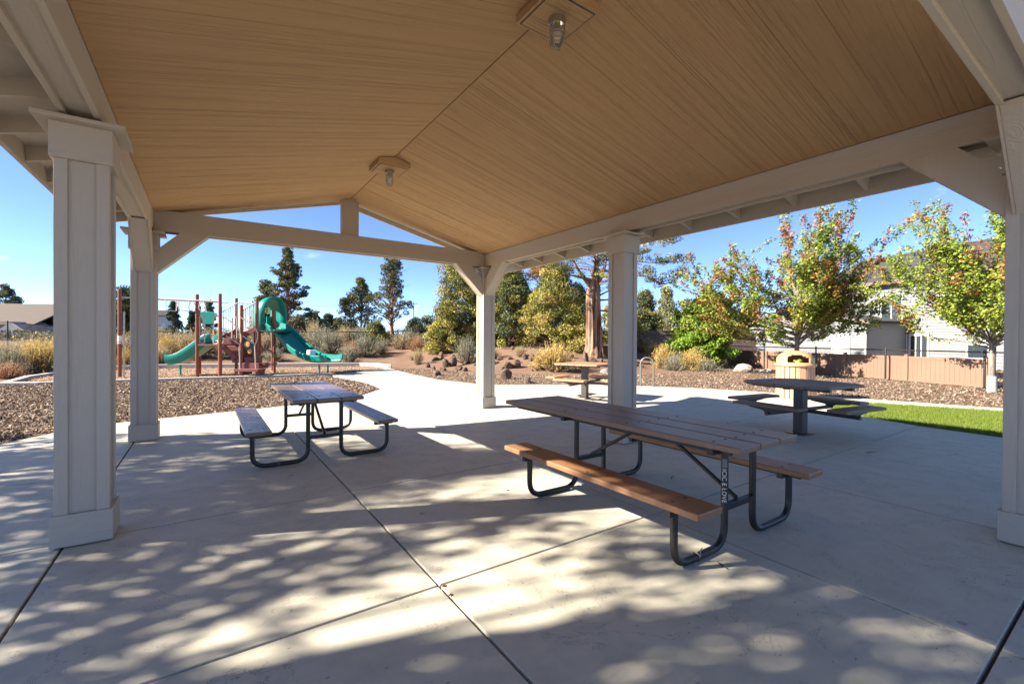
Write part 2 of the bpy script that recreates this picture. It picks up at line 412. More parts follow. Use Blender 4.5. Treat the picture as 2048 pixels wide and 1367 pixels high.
PAVE = [(-3.7, .4), (-8.6, -2.5), (-8.6, -18), (10.3, -18), (10.3, -6), (10.4, 0), (10.48, 1.54), (10.59, 2.41), (10.91, 3.37), (11.27, 4.01), (11.9, 4.5), (12.5, 4.66), (13.05, 4.45),  # broad apron behind the camera is unseen, added to bounce sunlight under the roof
        (13.53, 3.89), (14.28, 2.1), (15.1, -1), (15.6, -6), (16.6, -6), (16.0, -1), (15.09, 2.22), (14.41, 4.45), (13.77, 6.38), (13.05, 8.1),
        (11.97, 9.82), (10.61, 11.11), (9.2, 11.9), (8.1, 12.45), (7.59, 13.29), (7.13, 15.36), (7.3, 18.6), (7.75, 22.2), (6.2, 20.95), (4.36, 19.5),
        (4.18, 18.69), (4.5, 16.5), (4.59, 14.84), (4.43, 13.46), (3.49, 12.18), (2.27, 11.41), (.92, 10.99), (-.73, 10.61), (-1.32, 10.48),
        (-1.97, 9.93), (-2.39, 9.31), (-3.1, 8), (-3.6, 5.5)]
pv = MB(); pv.prism([(x, y) for x, y in PAVE], -.10, -.03)
pave = pv.build('pavement', 'joint'); tag(pave, kind='structure')
def clip(poly, a, b, c):
    """keep the side a*x+b*y<=c"""
    out = []
    for i in range(len(poly)):
        p, q = poly[i], poly[(i + 1) % len(poly)]; dp = a * p[0] + b * p[1] - c; dq = a * q[0] + b * q[1] - c
        if dp <= 0: out.append(p)
        if dp * dq < 0:
            t = dp / (dp - dq); out.append((p[0] + t * (q[0] - p[0]), p[1] + t * (q[1] - p[1])))
    return out
def area(p): return .5 * sum(p[i][0] * p[(i + 1) % len(p)][1] - p[(i + 1) % len(p)][0] * p[i][1] for i in range(len(p)))
VL = [-9.07, -7.01, -4.96, -2.90, -.847, 1.195, 3.253, 5.31, 7.25, 9.30, 11.36, 13.4, 15.5, 17.5]
UL = [-18.1, -16.0, -14.0, -11.9, -9.87, -7.8, -5.7, -3.65, -1.59, .465, 2.53, 4.58, 6.64, 8.69, 10.74, 12.8, 14.85, 16.9, 18.95, 21, 23.1]
for i in range(len(VL) - 1):
    for j in range(len(UL) - 1):
        gp = .009
        c = clip(clip(clip(clip(PAVE, -1, 0, -VL[i] - gp), 1, 0, VL[i + 1] - gp), 0, -1, -UL[j] - gp), 0, 1, UL[j + 1] - gp)
        c = [p for k, p in enumerate(c) if (abs(p[0] - c[k - 1][0]) + abs(p[1] - c[k - 1][1])) > 1e-4]
        if len(c) < 3 or abs(area(c)) < .02: continue
        o = MB().prism(c, -.09, 0.0).build('slab', 'concrete', pave)
        b = o.modifiers.new('bevel', 'BEVEL'); b.width = .006; b.segments = 2; b.limit_method = 'ANGLE'
MULCH_L = [(-30, 13.5), (-13, 18.6), (-7, 20.3), (-5.3, 20.45), (-4.3, 20.1), (-2.6, 20.0), (-1.35, 19.8), (1.16, 19.53), (4.3, 19.4), (4.1, 18.69), (4.42, 16.5), (4.5, 14.84),
           (4.35, 13.5), (3.45, 12.28), (2.23, 11.5), (.9, 11.08), (-.75, 10.7), (-1.37, 10.57), (-2.05, 10.0), (-2.48, 9.35), (-3.2, 8), (-3.7, 5.5), (-3.8, .5), (-8.7, -2.4), (-8.7, -6), (-30, -6)]
MULCH_R = [(7.85, 22.2), (7.4, 18.6), (7.23, 15.36), (7.68, 13.35), (8.17, 12.55), (9.25, 12.0), (10.68, 11.19), (12.05, 9.87), (13.14, 8.13), (13.87, 6.41),
           (14.5, 4.47), (15.18, 2.24), (16.1, -1), (16.7, -6), (30, -6), (60, 11.5), (26.5, 16.2), (21, 13.9), (17, 12.9), (13, 14.3), (10.0, 17.4), (9.0, 21.3)]
LAWN = [(10.52, 1.54), (10.63, 2.41), (10.95, 3.35), (11.3, 3.97), (11.92, 4.45), (12.5, 4.6), (13.0, 4.4), (13.48, 3.87), (14.23, 2.08), (15.05, -1), (15.55, -6), (10.35, -6), (10.44, 0)]
for nm, poly, mt, z in (('mulch_bed', MULCH_L, 'mulch', -.02), ('mulch_bed', MULCH_R, 'mulch', -.02), ('lawn', LAWN, 'turf', -.012), ('play_surface', PLAY, 'playbed', -.03)):
    tag(MB().prism(poly, -.068, z).build(nm, mt), kind='structure')
def scatter(poly, n, rng, near_bias=True, keep=None):
    xs = [p[0] for p in poly]; ys = [p[1] for p in poly]; out = []
    tot = 0
    while tot < n:
        k = n * 3; x = rng.uniform(min(xs), max(xs), k); y = rng.uniform(min(ys), max(ys), k)
        ok = pip(x, y, poly)
        dx = x * _R0.x + y * _R0.y; dd = x * _F0.x + y * _F0.y
        ok &= (dd > 3) & (np.abs(dx) < dd * 1.22 + 1.0)
        if near_bias: ok &= rng.random(k) < np.clip(14.0 / np.maximum(dd, 1), .12, 1) ** 1.6
        out.append(np.stack([x[ok], y[ok]], -1)); tot += int(ok.sum())
    return np.concatenate(out)[:n]
def flakes(pts, z, rng, smin, smax, asp=(.2, .5), tilt=.35):
    n = len(pts); a = rng.uniform(0, 6.283, n); L = rng.uniform(smin, smax, n) * .5; w = L * rng.uniform(asp[0], asp[1], n)
    t1 = rng.normal(0, tilt, n); t2 = rng.normal(0, tilt, n)
    ax = np.stack([np.cos(a), np.sin(a), t1], -1) * L[:, None]; ay = np.stack([-np.sin(a), np.cos(a), t2], -1) * w[:, None]
    c = np.stack([pts[:, 0], pts[:, 1], np.full(n, z) + rng.uniform(0, .022, n) + np.abs(t1) * L * .6], -1)
    v = np.stack([c - ax - ay, c + ax - ay * .7, c + ax * 1.05 + ay, c - ax * .9 + ay], 1).reshape(-1, 3)
    return v, np.arange(4 * n).reshape(-1, 4)
rg = np.random.default_rng(11)
for poly, nn, mt, nm, z, lab in ((MULCH_L, 125000, 'chip', 'bark_chips', -.012, 'brown bark mulch chips spread between slab and playground kerb'),
                            (MULCH_R, 125000, 'chip', 'bark_chips', -.012, 'brown bark mulch chips spread along the fence and sidewalk'),
                            (PLAY, 22000, 'playchip', 'wood_chips', -.022, 'pale orange wood chips under the play structure')):
    v, f = flakes(scatter(poly, nn, rg), z, rg, .02, .065)
    tag(npmesh(nm, v, f, mt), lab, 'mulch', kind='stuff')
p = scatter(LAWN, 70000, rg, False); n = len(p); a = rg.uniform(0, 6.283, n); hgt = rg.uniform(.03, .075, n); lean = rg.normal(0, .018, (n, 2))
b0 = np.stack([p[:, 0] - np.cos(a) * .004, p[:, 1] - np.sin(a) * .004, np.full(n, -.012)], -1); b1 = np.stack([p[:, 0] + np.cos(a) * .004, p[:, 1] + np.sin(a) * .004, np.full(n, -.012)], -1)
tp = np.stack([p[:, 0] + lean[:, 0], p[:, 1] + lean[:, 1], hgt], -1)
cc = np.array([(.135, .20, .03)]) * rg.uniform(.7, 1.35, (n, 1)) + np.array([(.10, .05, .01)]) * rg.random((n, 1)) ** 3
tag(npmesh('grass', np.stack([b0, b1, tp], 1).reshape(-1, 3), np.arange(3 * n).reshape(-1, 3), 'blade', cols=np.repeat(cc, 3, 0)), 'short bright green grass of the small lawn', 'grass', kind='stuff')
# playground kerb: low concrete border, in cast lengths
kr = empty('playground_kerb', (1, 20, -.07), 'low pale concrete kerb around the wood chip play area', 'kerb')
def offset_in(poly, d):
    n = len(poly); out = []; sg = 1 if area(poly) > 0 else -1
    for i in range(n):
        a, b, c = Vector(poly[i - 1]), Vector(poly[i]), Vector(poly[(i + 1) % n])
        n1 = Vector((-(b - a).y, (b - a).x)).normalized() * sg; n2 = Vector((-(c - b).y, (c - b).x)).normalized() * sg
        mm = (n1 + n2); mm = mm / max(mm.length_squared, .3) * 2; out.append(tuple(b + mm * d))
    return out
ko = offset_in(PLAY, -.10); ki = offset_in(PLAY, .10)
for i in range(len(PLAY)):
    j = (i + 1) % len(PLAY)
    if i in (9, 10): continue                                       # path meets the play area level here
    hgt = .17 if 3 <= i <= 8 else .075
    MB().prism([ko[i], ko[j], ki[j], ki[i]], -.07, hgt).build('kerb_length', 'kerb', kr, bev=.015)

# ------------------------------------------------------------------ PAVILION
CX, RZ, SL = 2.209, 4.078, .251                 # ridge line, ceiling height at the ridge, slope
VLc, VRc = -.739, 5.158                          # column rows
UC = [.56, 4.62, 8.585]                          # column stations
EL, ER = -1.40, 5.92                             # eaves (inner face of fascia)
U0, U1 = 0.0, 9.2                                # gable edges
BZ0, BZ1 = 3.097, 3.41                           # beams
def cz(x): return RZ - SL * abs(x - CX)
pav = empty('picnic_pavilion', (CX, 4.6, 0), 'open beige picnic pavilion with square columns and tan gabled ceiling', 'pavilion')
def column(x, y):
    hb, hs = .172, .150
    c = MB().box(x - hs + .018, x + hs - .018, y - hs + .018, y + hs - .018, 0, BZ0 - .002).build('column', 'trim_z', pav)
    for sx in (-1, 1):
        for sy in (-1, 1):                       # L-shaped corner boards
            w = .074; t = .019
            X = lambda q: x + sx * q; Y = lambda q: y + sy * q
            poly = [(X(hs), Y(hs)), (X(hs - w), Y(hs)), (X(hs - w), Y(hs - t)), (X(hs - t), Y(hs - t)), (X(hs - t), Y(hs - w)), (X(hs), Y(hs - w))]
            if area(poly) < 0: poly = poly[::-1]
            MB().prism(poly, .232, 2.80).build('corner_board', 'trim_z', c, bev=.003)
    b = MB(); b.box(x - hb, x + hb, y - hb, y + hb, .012, .24); b.build('base', 'trim_x', c, bev=.006)
    b = MB(); b.box(x - hb, x + hb, y - hb, y + hb, 2.79, 3.045); b.build('cap', 'trim_x', c, bev=.005)
    b = MB(); b.box(x - .25, x + .25, y - .25, y + .25, 3.0455, 3.075); b.build('cap_plate', 'trim_x', c, bev=.004)
    return c
for x in (VLc, VRc):
    for y in UC: column(x, y)
def beam(x0, x1, y0, y1, along):
    """two face boards with a recessed board between them; along 'x' or 'y'"""
    t = .038; mt = 'trim_' + along
    if along == 'y':
        c = MB().box(x0 + t, x1 - t, y0, y1, BZ0 + .03, BZ1 - .012).build('beam', mt, pav)
        for a, b in ((x0, x0 + t), (x1 - t, x1)): MB().box(a, b, y0 - .002, y1 + .002, BZ0, BZ1 - .05 if True else BZ1).build('face_board', mt, c, bev=.004)
    else:
        c = MB().box(x0, x1, y0 + t, y1 - t, BZ0 + .03, BZ1).build('beam', mt, pav)
        for a, b in ((y0, y0 + t), (y1 - t, y1)): MB().box(x0, x1, a, b, BZ0, BZ1 - .003).build('face_board', mt, c, bev=.004)
    return c
HB = .113
for xc in (VLc, VRc): beam(xc - HB, xc + HB, UC[0] - .30, UC[2] + .30, 'y')
for yc in (UC[0], UC[2]): beam(VLc + HB + .003, VRc - HB - .003, yc - HB, yc + HB, 'x')
# knee braces at the four corners
def brace(x, y, d):
    """d = unit direction along the beam, starts at the column face"""
    d = Vector((*d, 0)); nrm = Vector((-d.y, d.x, 0)); s0 = Vector((x, y, 0)) + d * .145
    prof = [(0, 2.466), (.645, 3.111), (.307 + .014, 3.111), (0, 2.79)]
    pts = [s0 + d * a + Vector((0, 0, z)) - nrm * .095 for a, z in prof]
    o = MB().extrude(pts, nrm * .19).build('knee_brace', 'trim_z', pav, bev=.004)
    for s in (-1, 1):                                   # raised side boards
        q = [s0 + d * (a - .01) + Vector((0, 0, z)) + nrm * (s * .0952) for a, z in ((0, 2.452), (.665, 3.105), (.30, 3.105), (0, 2.80))]
        MB().extrude(q, nrm * (s * .016)).build('side_board', 'trim_z', o)
for x, y, d in ((VLc, UC[2], (0, -1)), (VLc, UC[2], (1, 0)), (VRc, UC[2], (0, -1)), (VRc, UC[2], (-1, 0)),
                (VRc, UC[0], (0, 1)), (VRc, UC[0], (-1, 0)), (VLc, UC[0], (0, 1)), (VLc, UC[0], (1, 0))): brace(x, y, d)
for yc in (UC[0], UC[2]):                                   # king posts in the gables
    MB().add([(CX - .15, yc - .07, BZ1), (CX + .15, yc - .07, BZ1), (CX + .15, yc + .07, BZ1), (CX - .15, yc + .07, BZ1),
              (CX - .15, yc - .07, cz(CX - .15) - .002), (CX + .15, yc - .07, cz(CX + .15) - .002), (CX + .15, yc + .07, cz(CX + .15) - .002), (CX - .15, yc + .07, cz(CX - .15) - .002),
              (CX, yc - .07, RZ - .002), (CX, yc + .07, RZ - .002)],
             [(0, 3, 2, 1), (0, 1, 5, 8, 4), (3, 7, 9, 6, 2), (1, 2, 6, 5), (3, 0, 4, 7), (4, 8, 9, 7), (8, 5, 6, 9)]).build('king_post', 'trim_z', pav, bev=.004)
# ceiling: one embossed panel sheet per slope, a dark open seam along the ridge
t = .012
for s, xb in ((-1, VLc + HB), (1, VRc - HB)):
    xa = CX + s * .006
    ya = UC[0] - HB; ye = UC[2] + HB
    MB().extrude([(xa, ya, cz(xa) + t + .004), (xb, ya, cz(xb) + t + .004), (xb, ya, cz(xb) + t + .012), (xa, ya, cz(xa) + t + .012)], (0, ye - ya, 0)).build('ceiling_backing', 'joint', pav)
    while ya < ye - .01:
        yb = min(ya + 1.22, ye)
        MB().extrude([(xa, ya, cz(xa)), (xb, ya, cz(xb)), (xb, ya, cz(xb) + t), (xa, ya, cz(xa) + t)], (0, yb - ya - .004, 0)).build('ceiling_panel', 'ceiling', pav); ya = yb
# rafter tails, eave soffit, fascia
ys = [1.155 + .709 * k for k in range(-1, 12)]
for s, xb, xe in ((-1, VLc - HB, EL), (1, VRc + HB, ER)):
    for y in ys:
        if y < U0 + .05 or y > U1 - .05: continue
        a = xb - s * .05
        MB().extrude([(a, y - .02, cz(a)), (xe, y - .02, cz(xe)), (xe, y - .02, cz(xe) + .14), (a, y - .02, cz(a) + .14)], (0, .04, 0)).build('rafter_tail', 'trim_x', pav)
    a = xb - s * .2
    MB().extrude([(a, U0 + .04, cz(a) + .14), (xe, U0 + .04, cz(xe) + .14), (xe, U0 + .04, cz(xe) + .152), (a, U0 + .04, cz(a) + .152)], (0, U1 - U0 - .08, 0)).build('eave_soffit', 'soffit', pav)
    x0, x1 = sorted((xe, xe + s * .04))
    MB().box(x0, x1, U0, U1, 3.095 if s > 0 else 3.14, 3.325).build('fascia', 'trim_y', pav, bev=.004)
    # rake boards on the gables and the soffit between them and the beam
    for y0, y1 in ((U0, U0 + .04), (U1 - .04, U1)):
        xa, xo = CX, xe - s * .002
        MB().extrude([(xa, y0, RZ + .05), (xo, y0, cz(xo) + .05), (xo, y0, cz(xo) + .16), (xa, y0, RZ + .16)], (0, y1 - y0, 0)).build('rake_board', 'trim_x', pav)
    for y0, y1 in ((U0 + .042, UC[0] - HB - .004), (UC[2] + HB + .004, U1 - .042)):
        MB().extrude([(CX, y0, RZ + .14), (xb, y0, cz(xb) + .14), (xb, y0, cz(xb) + .155), (CX, y0, RZ + .155)], (0, y1 - y0, 0)).build('gable_soffit', 'soffit', pav)
    # shingled roof slope
    xo = xe + s * .06
    MB().extrude([(CX, U0 - .03, RZ + .16), (xo, U0 - .03, cz(xo) + .16), (xo, U0 - .03, cz(xo) + .185), (CX, U0 - .03, RZ + .185)], (0, U1 - U0 + .06, 0)).build('roof_slope', 'shingle', pav)
# ------------------------------------------------------------------ caged ceiling lamps
def lamp(y, lab):
    r = empty('ceiling_lamp', (CX, y, 3.62), lab, 'lamp', 'caged lamps on the pavilion ridge')
    z0 = 3.955; h = .225
    bx = MB(); v = []
    for yy in (y - h, y + h):
        v += [(CX - h, yy, z0), (CX + h, yy, z0), (CX + h, yy, cz(CX + h) - .002), (CX, yy, RZ - .002), (CX - h, yy, cz(CX - h) - .002)]
    bx.add(v, [(0, 1, 2, 3, 4), (9, 8, 7, 6, 5), (0, 5, 6, 1), (1, 6, 7, 2), (2, 7, 8, 3), (3, 8, 9, 4), (4, 9, 5, 0)])
    mb = bx.build('mounting_box', 'ceiling', r, bev=.004)
    MB().box(CX - h + .022, CX + h - .022, y - h + .022, y + h - .022, z0 - .0035, z0 + .001).build('shadow_gap', 'joint', mb)  # dark plate standing in for the shaded slot around the cover
    MB().box(CX - h + .032, CX + h - .032, y - h + .032, y + h - .032, z0 - .006, z0 - .0036).build('cover_panel', 'ceiling', mb)
    b = z0 - .006
    MB().lathe((CX, y, 0), [(.062, b - .035), (.066, b - .012), (.066, b - .0005)], 20).build('lamp_base', 'cage', r, smooth=True)
    MB().lathe((CX, y, 0), [(.004, b - .205), (.03, b - .196), (.046, b - .17), (.048, b - .05), (.045, b - .036)], 20).build('glass_jar', 'lamp_glass', r, smooth=True)
    MB().lathe((CX, y, 0), [(.003, b - .15), (.022, b - .14), (.027, b - .115), (.02, b - .085), (.016, b - .08)], 14).build('bulb', 'bulb', r, smooth=True)
    MB().lathe((CX, y, 0), [(.016, b - .0795), (.018, b - .06), (.018, b - .036)], 12).build('socket', 'brass', r, smooth=True)
    w = MB()
    for zz in (.045, .085, .125, .165):
        w.tube([(CX + .062 * math.cos(q), y + .062 * math.sin(q), b - zz) for q in np.linspace(0, 2 * math.pi, 21)], .0035, 5, False)
    for k in range(4):
        q = k * math.pi / 2 + .4; c, s = math.cos(q), math.sin(q)
        w.tube([(CX + c * a, y + s * a, b - zz) for a, zz in ((.062, .03), (.062, .165), (.053, .195), (.03, .218), (.004, .226))], .0035, 5)
    w.build('wire_cage', 'cage', r, smooth=True)
lamp(2.65, 'caged jar lamp on tan box, beside the near gable end of the ridge')
lamp(6.41, 'caged jar lamp on tan box, beside the king post end of the ridge')

# ------------------------------------------------------------------ tube-frame picnic tables
BOLT = MB().lathe((0, 0, 0), [(.012, .0006), (.011, .003), (.004, .0045)], 10).mesh('bolt'); BOLT.materials.append(MAT['bolt'])
def bolt(loc, parent, world=True):
    o = bpy.data.objects.new('bolt', BOLT); COL.objects.link(o); o.location = loc
    if world: wpar(o, parent)
    else: o.parent = parent
def picnic_table(cx, frames, top_u, bench_u, ztop, zs, label, plankmat, topmat):
    fy0, fy1 = frames
    r = empty('picnic_table', (cx, (fy0 + fy1) / 2, 0), label, 'picnic table')
    pw, gp = .262, .013
    for k in range(3):
        x0 = cx - 1.5 * pw - gp + k * (pw + gp)
        o = MB().box(x0, x0 + pw, top_u[0], top_u[1], ztop - .045, ztop).build('top_plank', topmat, r, bev=.008)
        for y in (fy0, (fy0 + fy1) / 2, fy1):
            for dx in (.06, pw - .06): bolt((x0 + dx, y + random.uniform(-.012, .012), ztop), o)
    for s in (-1, 1):
        xb = cx + s * .74
        o = MB().box(xb - .131, xb + .131, bench_u[0], bench_u[1], zs - .045, zs).build('bench_plank', plankmat, r, bev=.008)
        for y in (fy0, (fy0 + fy1) / 2, fy1):
            for dx in (-.07, .07): bolt((xb + dx, y, zs), o)
        MB().box(xb - .02, xb + .02, fy0 - .12, fy1 + .12, zs - .085, zs - .0455).build('bench_rail', 'black', r)
    for y in (fy0, fy1):
        for s in (-1, 1):
            xi, xo = cx + s * .195, cx + s * .79
            pts = bend([(xo, y, zs - .05), (xo, y, .026), (xi, y, .026), (xi, y, ztop - .05)], .15, 7)
            MB().tube(pts, .0255, 14).build('leg_tube', 'black', r, smooth=True)
            MB().box(cx + s * .62, cx + s * .86, y - .022, y + .022, zs - .088, zs - .0455).build('bench_bracket', 'black', r)
        MB().box(cx - .39, cx + .39, y - .024, y + .024, ztop - .092, ztop - .0455).build('top_bracket', 'black', r)
        MB().bar((cx - .19, y, .30), (cx + .19, y, .30), .045, .04).build('cross_bar', 'black', r)
    for y, q in ((fy0, 1), (fy1, -1)):
        ym = (fy0 + fy1) / 2 - q * .10
        MB().tube([(cx, y + q * .02, .325), (cx, ym, ztop - .07)], .017, 10).build('diagonal_brace', 'black', r, smooth=True)
    MB().box(cx - .03, cx + .03, (fy0 + fy1) / 2 - .14, (fy0 + fy1) / 2 + .14, ztop - .085, ztop - .0455).build('brace_plate', 'black', r)
    for s in (-1, 1):
        MB().box(cx + s * .30 - .016, cx + s * .30 + .016, top_u[0] + .12, top_u[1] - .12, ztop - .0885, ztop - .0457).build('top_rail', 'black', r)
    return r
t1 = picnic_table(3.34, (1.83, 3.42), (1.60, 4.42), (1.60, 3.74), .80, .46, 'brown plank picnic table with tabletop longer than its benches', 'plank', 'plank_top')
t2 = picnic_table(1.24, (5.95, 7.78), (5.68, 7.96), (5.74, 8.00), .80, .46, 'brown plank picnic table with top and benches of equal length', 'plank_blue', 'plank_blue')
w = MB(); q = np.linspace(0, 2 * math.pi, 15)
w.tube([(2.80 + .0, 1.83 + .029 * math.cos(a), .027 + .029 * math.sin(a)) for a in q], .005, 5, False); w.tube([(2.80, 1.80, .04), (2.80, 1.795, .09), (2.81, 1.79, .10)], .004, 5)
w.build('metal_strap', 'steel', t1, smooth=True)
w = MB(); w.tube([(.72, 5.95 + .029 * math.cos(a), .027 + .029 * math.sin(a)) for a in q], .007, 5, False); w.build('metal_strap', 'steel', t2, smooth=True)
# white paint-pen writing down one leg of the long table
def writing(txt, loc, size, mat, rot, parent, name='lettering'):
    c = bpy.data.curves.new(name, 'FONT'); c.body = txt; c.size = size; c.extrude = .0006; c.align_x = 'LEFT'; c.space_character = 1.1
    o = bpy.data.objects.new(name, c); COL.objects.link(o)
    dg = bpy.context.evaluated_depsgraph_get(); me = bpy.data.meshes.new_from_object(o.evaluated_get(dg)); bpy.data.objects.remove(o)
    me.transform(Matrix.Translation(loc) @ rot); me.materials.clear(); me.materials.append(MAT[mat])
    q = bpy.data.objects.new(name, me); COL.objects.link(q); wpar(q, parent); return q
lx = 3.34 - .195; n0 = (Vector((0, 0, 0)) - Vector((lx, 1.83, 0))); n0.z = 0; n0.normalize()
rgt = Vector((0, 0, 1)).cross(n0)                                   # reads downwards: text x = -z, text y = right
rot = Matrix(((0, rgt.x, n0.x, 0), (0, rgt.y, n0.y, 0), (-1, 0, 0, 0), (0, 0, 0, 1)))
writing('ICIC E LOVE', Vector((lx, 1.83, .585)) + n0 * .0262 - rgt * .016, .042, 'white', rot, t1)
st = MB(); st.obox(Vector((lx, 1.83, .625)) + n0 * .0256, rgt, n0, Vector((0, 0, 1)), .017, .0012, .032); st.build('sticker', 'steel', t1)

# ------------------------------------------------------------------ pedestal tables
def pedestal_table(cx, cy, rz, ztop, zs, half, seat_r, seat_len, label, mt, postmt, cut):
    r = empty('pedestal_table', (cx, cy, 0), label, 'picnic table', None, rz)
    npk = 6; pw = 2 * half / npk
    for k in range(npk):
        y0 = -half + k * pw; y1 = y0 + pw - .007
        def lim(y):
            a = abs(y); return half - max(0, a - (half - cut))
        poly = [(-lim(y0), y0), (lim(y0), y0), (lim(y1), y1), (-lim(y1), y1)]
        o = MB().prism(poly, ztop - .042, ztop).build('top_plank', mt, r, bev=.006, world=False)
        for bx in (-half * .45, half * .45): bolt((bx, (y0 + y1) / 2, ztop), o, False)
    for s in (-1, 1): MB().box(s * half * .45 - .03, s * half * .45 + .03, -half * .9, half * .9, ztop - .095, ztop - .0425).build('top_bracket', postmt, r, world=False)
    MB().box(-half * .6, half * .6, -.035, .035, ztop - .10, ztop - .043).build('top_bracket', postmt, r, world=False)
    MB().box(-.075, .075, -.075, .075, 0.012, ztop - .1005).build('post', postmt, r, bev=.006, world=False)
    MB().box(-.15, .15, -.15, .15, .0005, .012).build('base_plate', postmt, r, world=False)
    for k in range(4):
        a = k * math.pi / 2; c, s = math.cos(a), math.sin(a); d = Vector((c, s, 0)); nn = Vector((-s, c, 0))
        MB().tube([d * .07 + Vector((0, 0, zs - .14)), d * (seat_r + .05) + Vector((0, 0, zs - .14))], .03, 12).build('seat_arm', postmt, r, smooth=True, world=False)
        b = MB(); b.extrude([d * (seat_r) + nn * q + Vector((0, 0, zz)) for q, zz in ((-.34, zs - .0455), (-.30, zs - .075), (-.08, zs - .10), (0, zs - .17), (.08, zs - .10), (.30, zs - .075), (.34, zs - .0455))], d * .02)
        b.build('seat_bracket', postmt, r, world=False)
        o = MB().obox(d * seat_r + Vector((0, 0, zs - .022)), d, nn, Vector((0, 0, 1)), .135, seat_len / 2, .022).build('seat_plank', mt, r, bev=.006, world=False)
        for q in (-.3, .3): bolt(d * seat_r + nn * q * seat_len + Vector((0, 0, zs)), o, False)
    return r
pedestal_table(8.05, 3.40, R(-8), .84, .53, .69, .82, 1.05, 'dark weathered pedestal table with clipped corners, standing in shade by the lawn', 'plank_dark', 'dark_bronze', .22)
pedestal_table(8.21, 8.62, R(20), .90, .53, .60, .80, .86, 'sunlit orange pedestal table beyond the middle column', 'plank_red', 'dark_bronze', .02)

# ------------------------------------------------------------------ litter bin and bike hoop
bx, by = 12.98, 5.62
r = empty('litter_bin', (bx, by, 0), 'tan slatted litter bin with domed lid and round opening', 'litter bin')
MB().lathe((bx, by, 0), [(.36, .03), (.40, .06), (.40, .84), (.36, .85)], 20).build('liner_drum', 'dark_bronze', r, smooth=True)
ns = 22
for k in range(ns):
    a = 2 * math.pi * k / ns; d = Vector((math.cos(a), math.sin(a), 0)); nn = Vector((-d.y, d.x, 0))
    MB().obox(Vector((bx, by, .435)) + d * .425, nn, d, Vector((0, 0, 1)), .053, .018, .425).build('slat', 'tan_slat', r, bev=.004)
for z in (.10, .80):
    MB().lathe((bx, by, 0), [(.404, z - .02), (.404, z + .02)], 24).build('hoop', 'bolt', r)
# dome lid: shell with an arched opening cut towards the table
me = bmesh.new(); seg, rings = 36, 14; dirc = math.atan2(-by, -bx) + .15; ring = []
prof = [(.47, .845), (.485, .86), (.485, .91), (.445, .925), (.44, .95), (.436, 1.02)] + [(.436 * math.cos(t), 1.02 + .235 * math.sin(t)) for t in np.linspace(.12, 1.5, 9)]
for rr, zz in prof:
    ring.append([me.verts.new((bx + rr * math.cos(2 * math.pi * k / seg), by + rr * math.sin(2 * math.pi * k / seg), zz)) for k in range(seg)])
for i in range(len(prof) - 1):
    for k in range(seg):
        a = 2 * math.pi * (k + .5) / seg - dirc; a = (a + math.pi) % (2 * math.pi) - math.pi; zc = (prof[i][1] + prof[i + 1][1]) / 2
        if abs(a) < .62 and .955 < zc < 1.17 and (abs(a) / .62) ** 2 + (max(0, zc - 1.03) / .145) ** 2 < 1: continue
        me.faces.new((ring[i][k], ring[i][(k + 1) % seg], ring[i + 1][(k + 1) % seg], ring[i + 1][k]))
me.faces.new(ring[-1])
mm = bpy.data.meshes.new('lid'); me.to_mesh(mm); me.free(); mm.materials.append(MAT['tan_plastic']); mm.shade_smooth()
lid = bpy.data.objects.new('lid', mm); COL.objects.link(lid); so = lid.modifiers.new('wall', 'SOLIDIFY'); so.thickness = .022; so.offset = -1; wpar(lid, r)
rk = random.Random(5); lit = MB()
for k in range(5):
    c = Vector((bx + math.cos(dirc) * .24 + rk.uniform(-.10, .10), by + math.sin(dirc) * .24 + rk.uniform(-.14, .14), .955 + rk.uniform(0, .05)))
    lit.lathe(c, [(.02, -.05), (.07 * rk.uniform(.7, 1.2), -.02), (.06, .03), (.015, .06)], 8)
tag(lit.build('litter', 'green_bag'), 'green and yellow litter showing in the bin opening', 'litter')
tag(MB().lathe((bx, by, 0), [(.38, .852), (.375, .89), (.25, .90), (.08, .93), (.01, .95)], 18).build('bin_bag', 'bag', smooth=True), 'white plastic bag lining the litter bin', 'bag')
p0, p1 = Vector((11.83, 9.80, 0)), Vector((12.10, 9.50, 0)); dv = (p1 - p0)
hp = [p0.copy(), p0 + Vector((0, 0, .74))] + [p0 + dv * (.5 - .5 * math.cos(a)) + Vector((0, 0, .74 + .20 * math.sin(a))) for a in np.linspace(.15, math.pi - .15, 11)] + [p1 + Vector((0, 0, .74)), p1.copy()]
r = empty('bike_hoop', tuple((p0 + p1) / 2), 'grey steel bicycle hoop standing at the slab edge', 'bike rack')
MB().tube(hp, .026, 12).build('hoop_tube', 'steel', r, smooth=True)
for q in (p0, p1): MB().lathe(q, [(.065, .0005), (.065, .010), (.03, .014)], 16).build('foot_flange', 'steel', r)

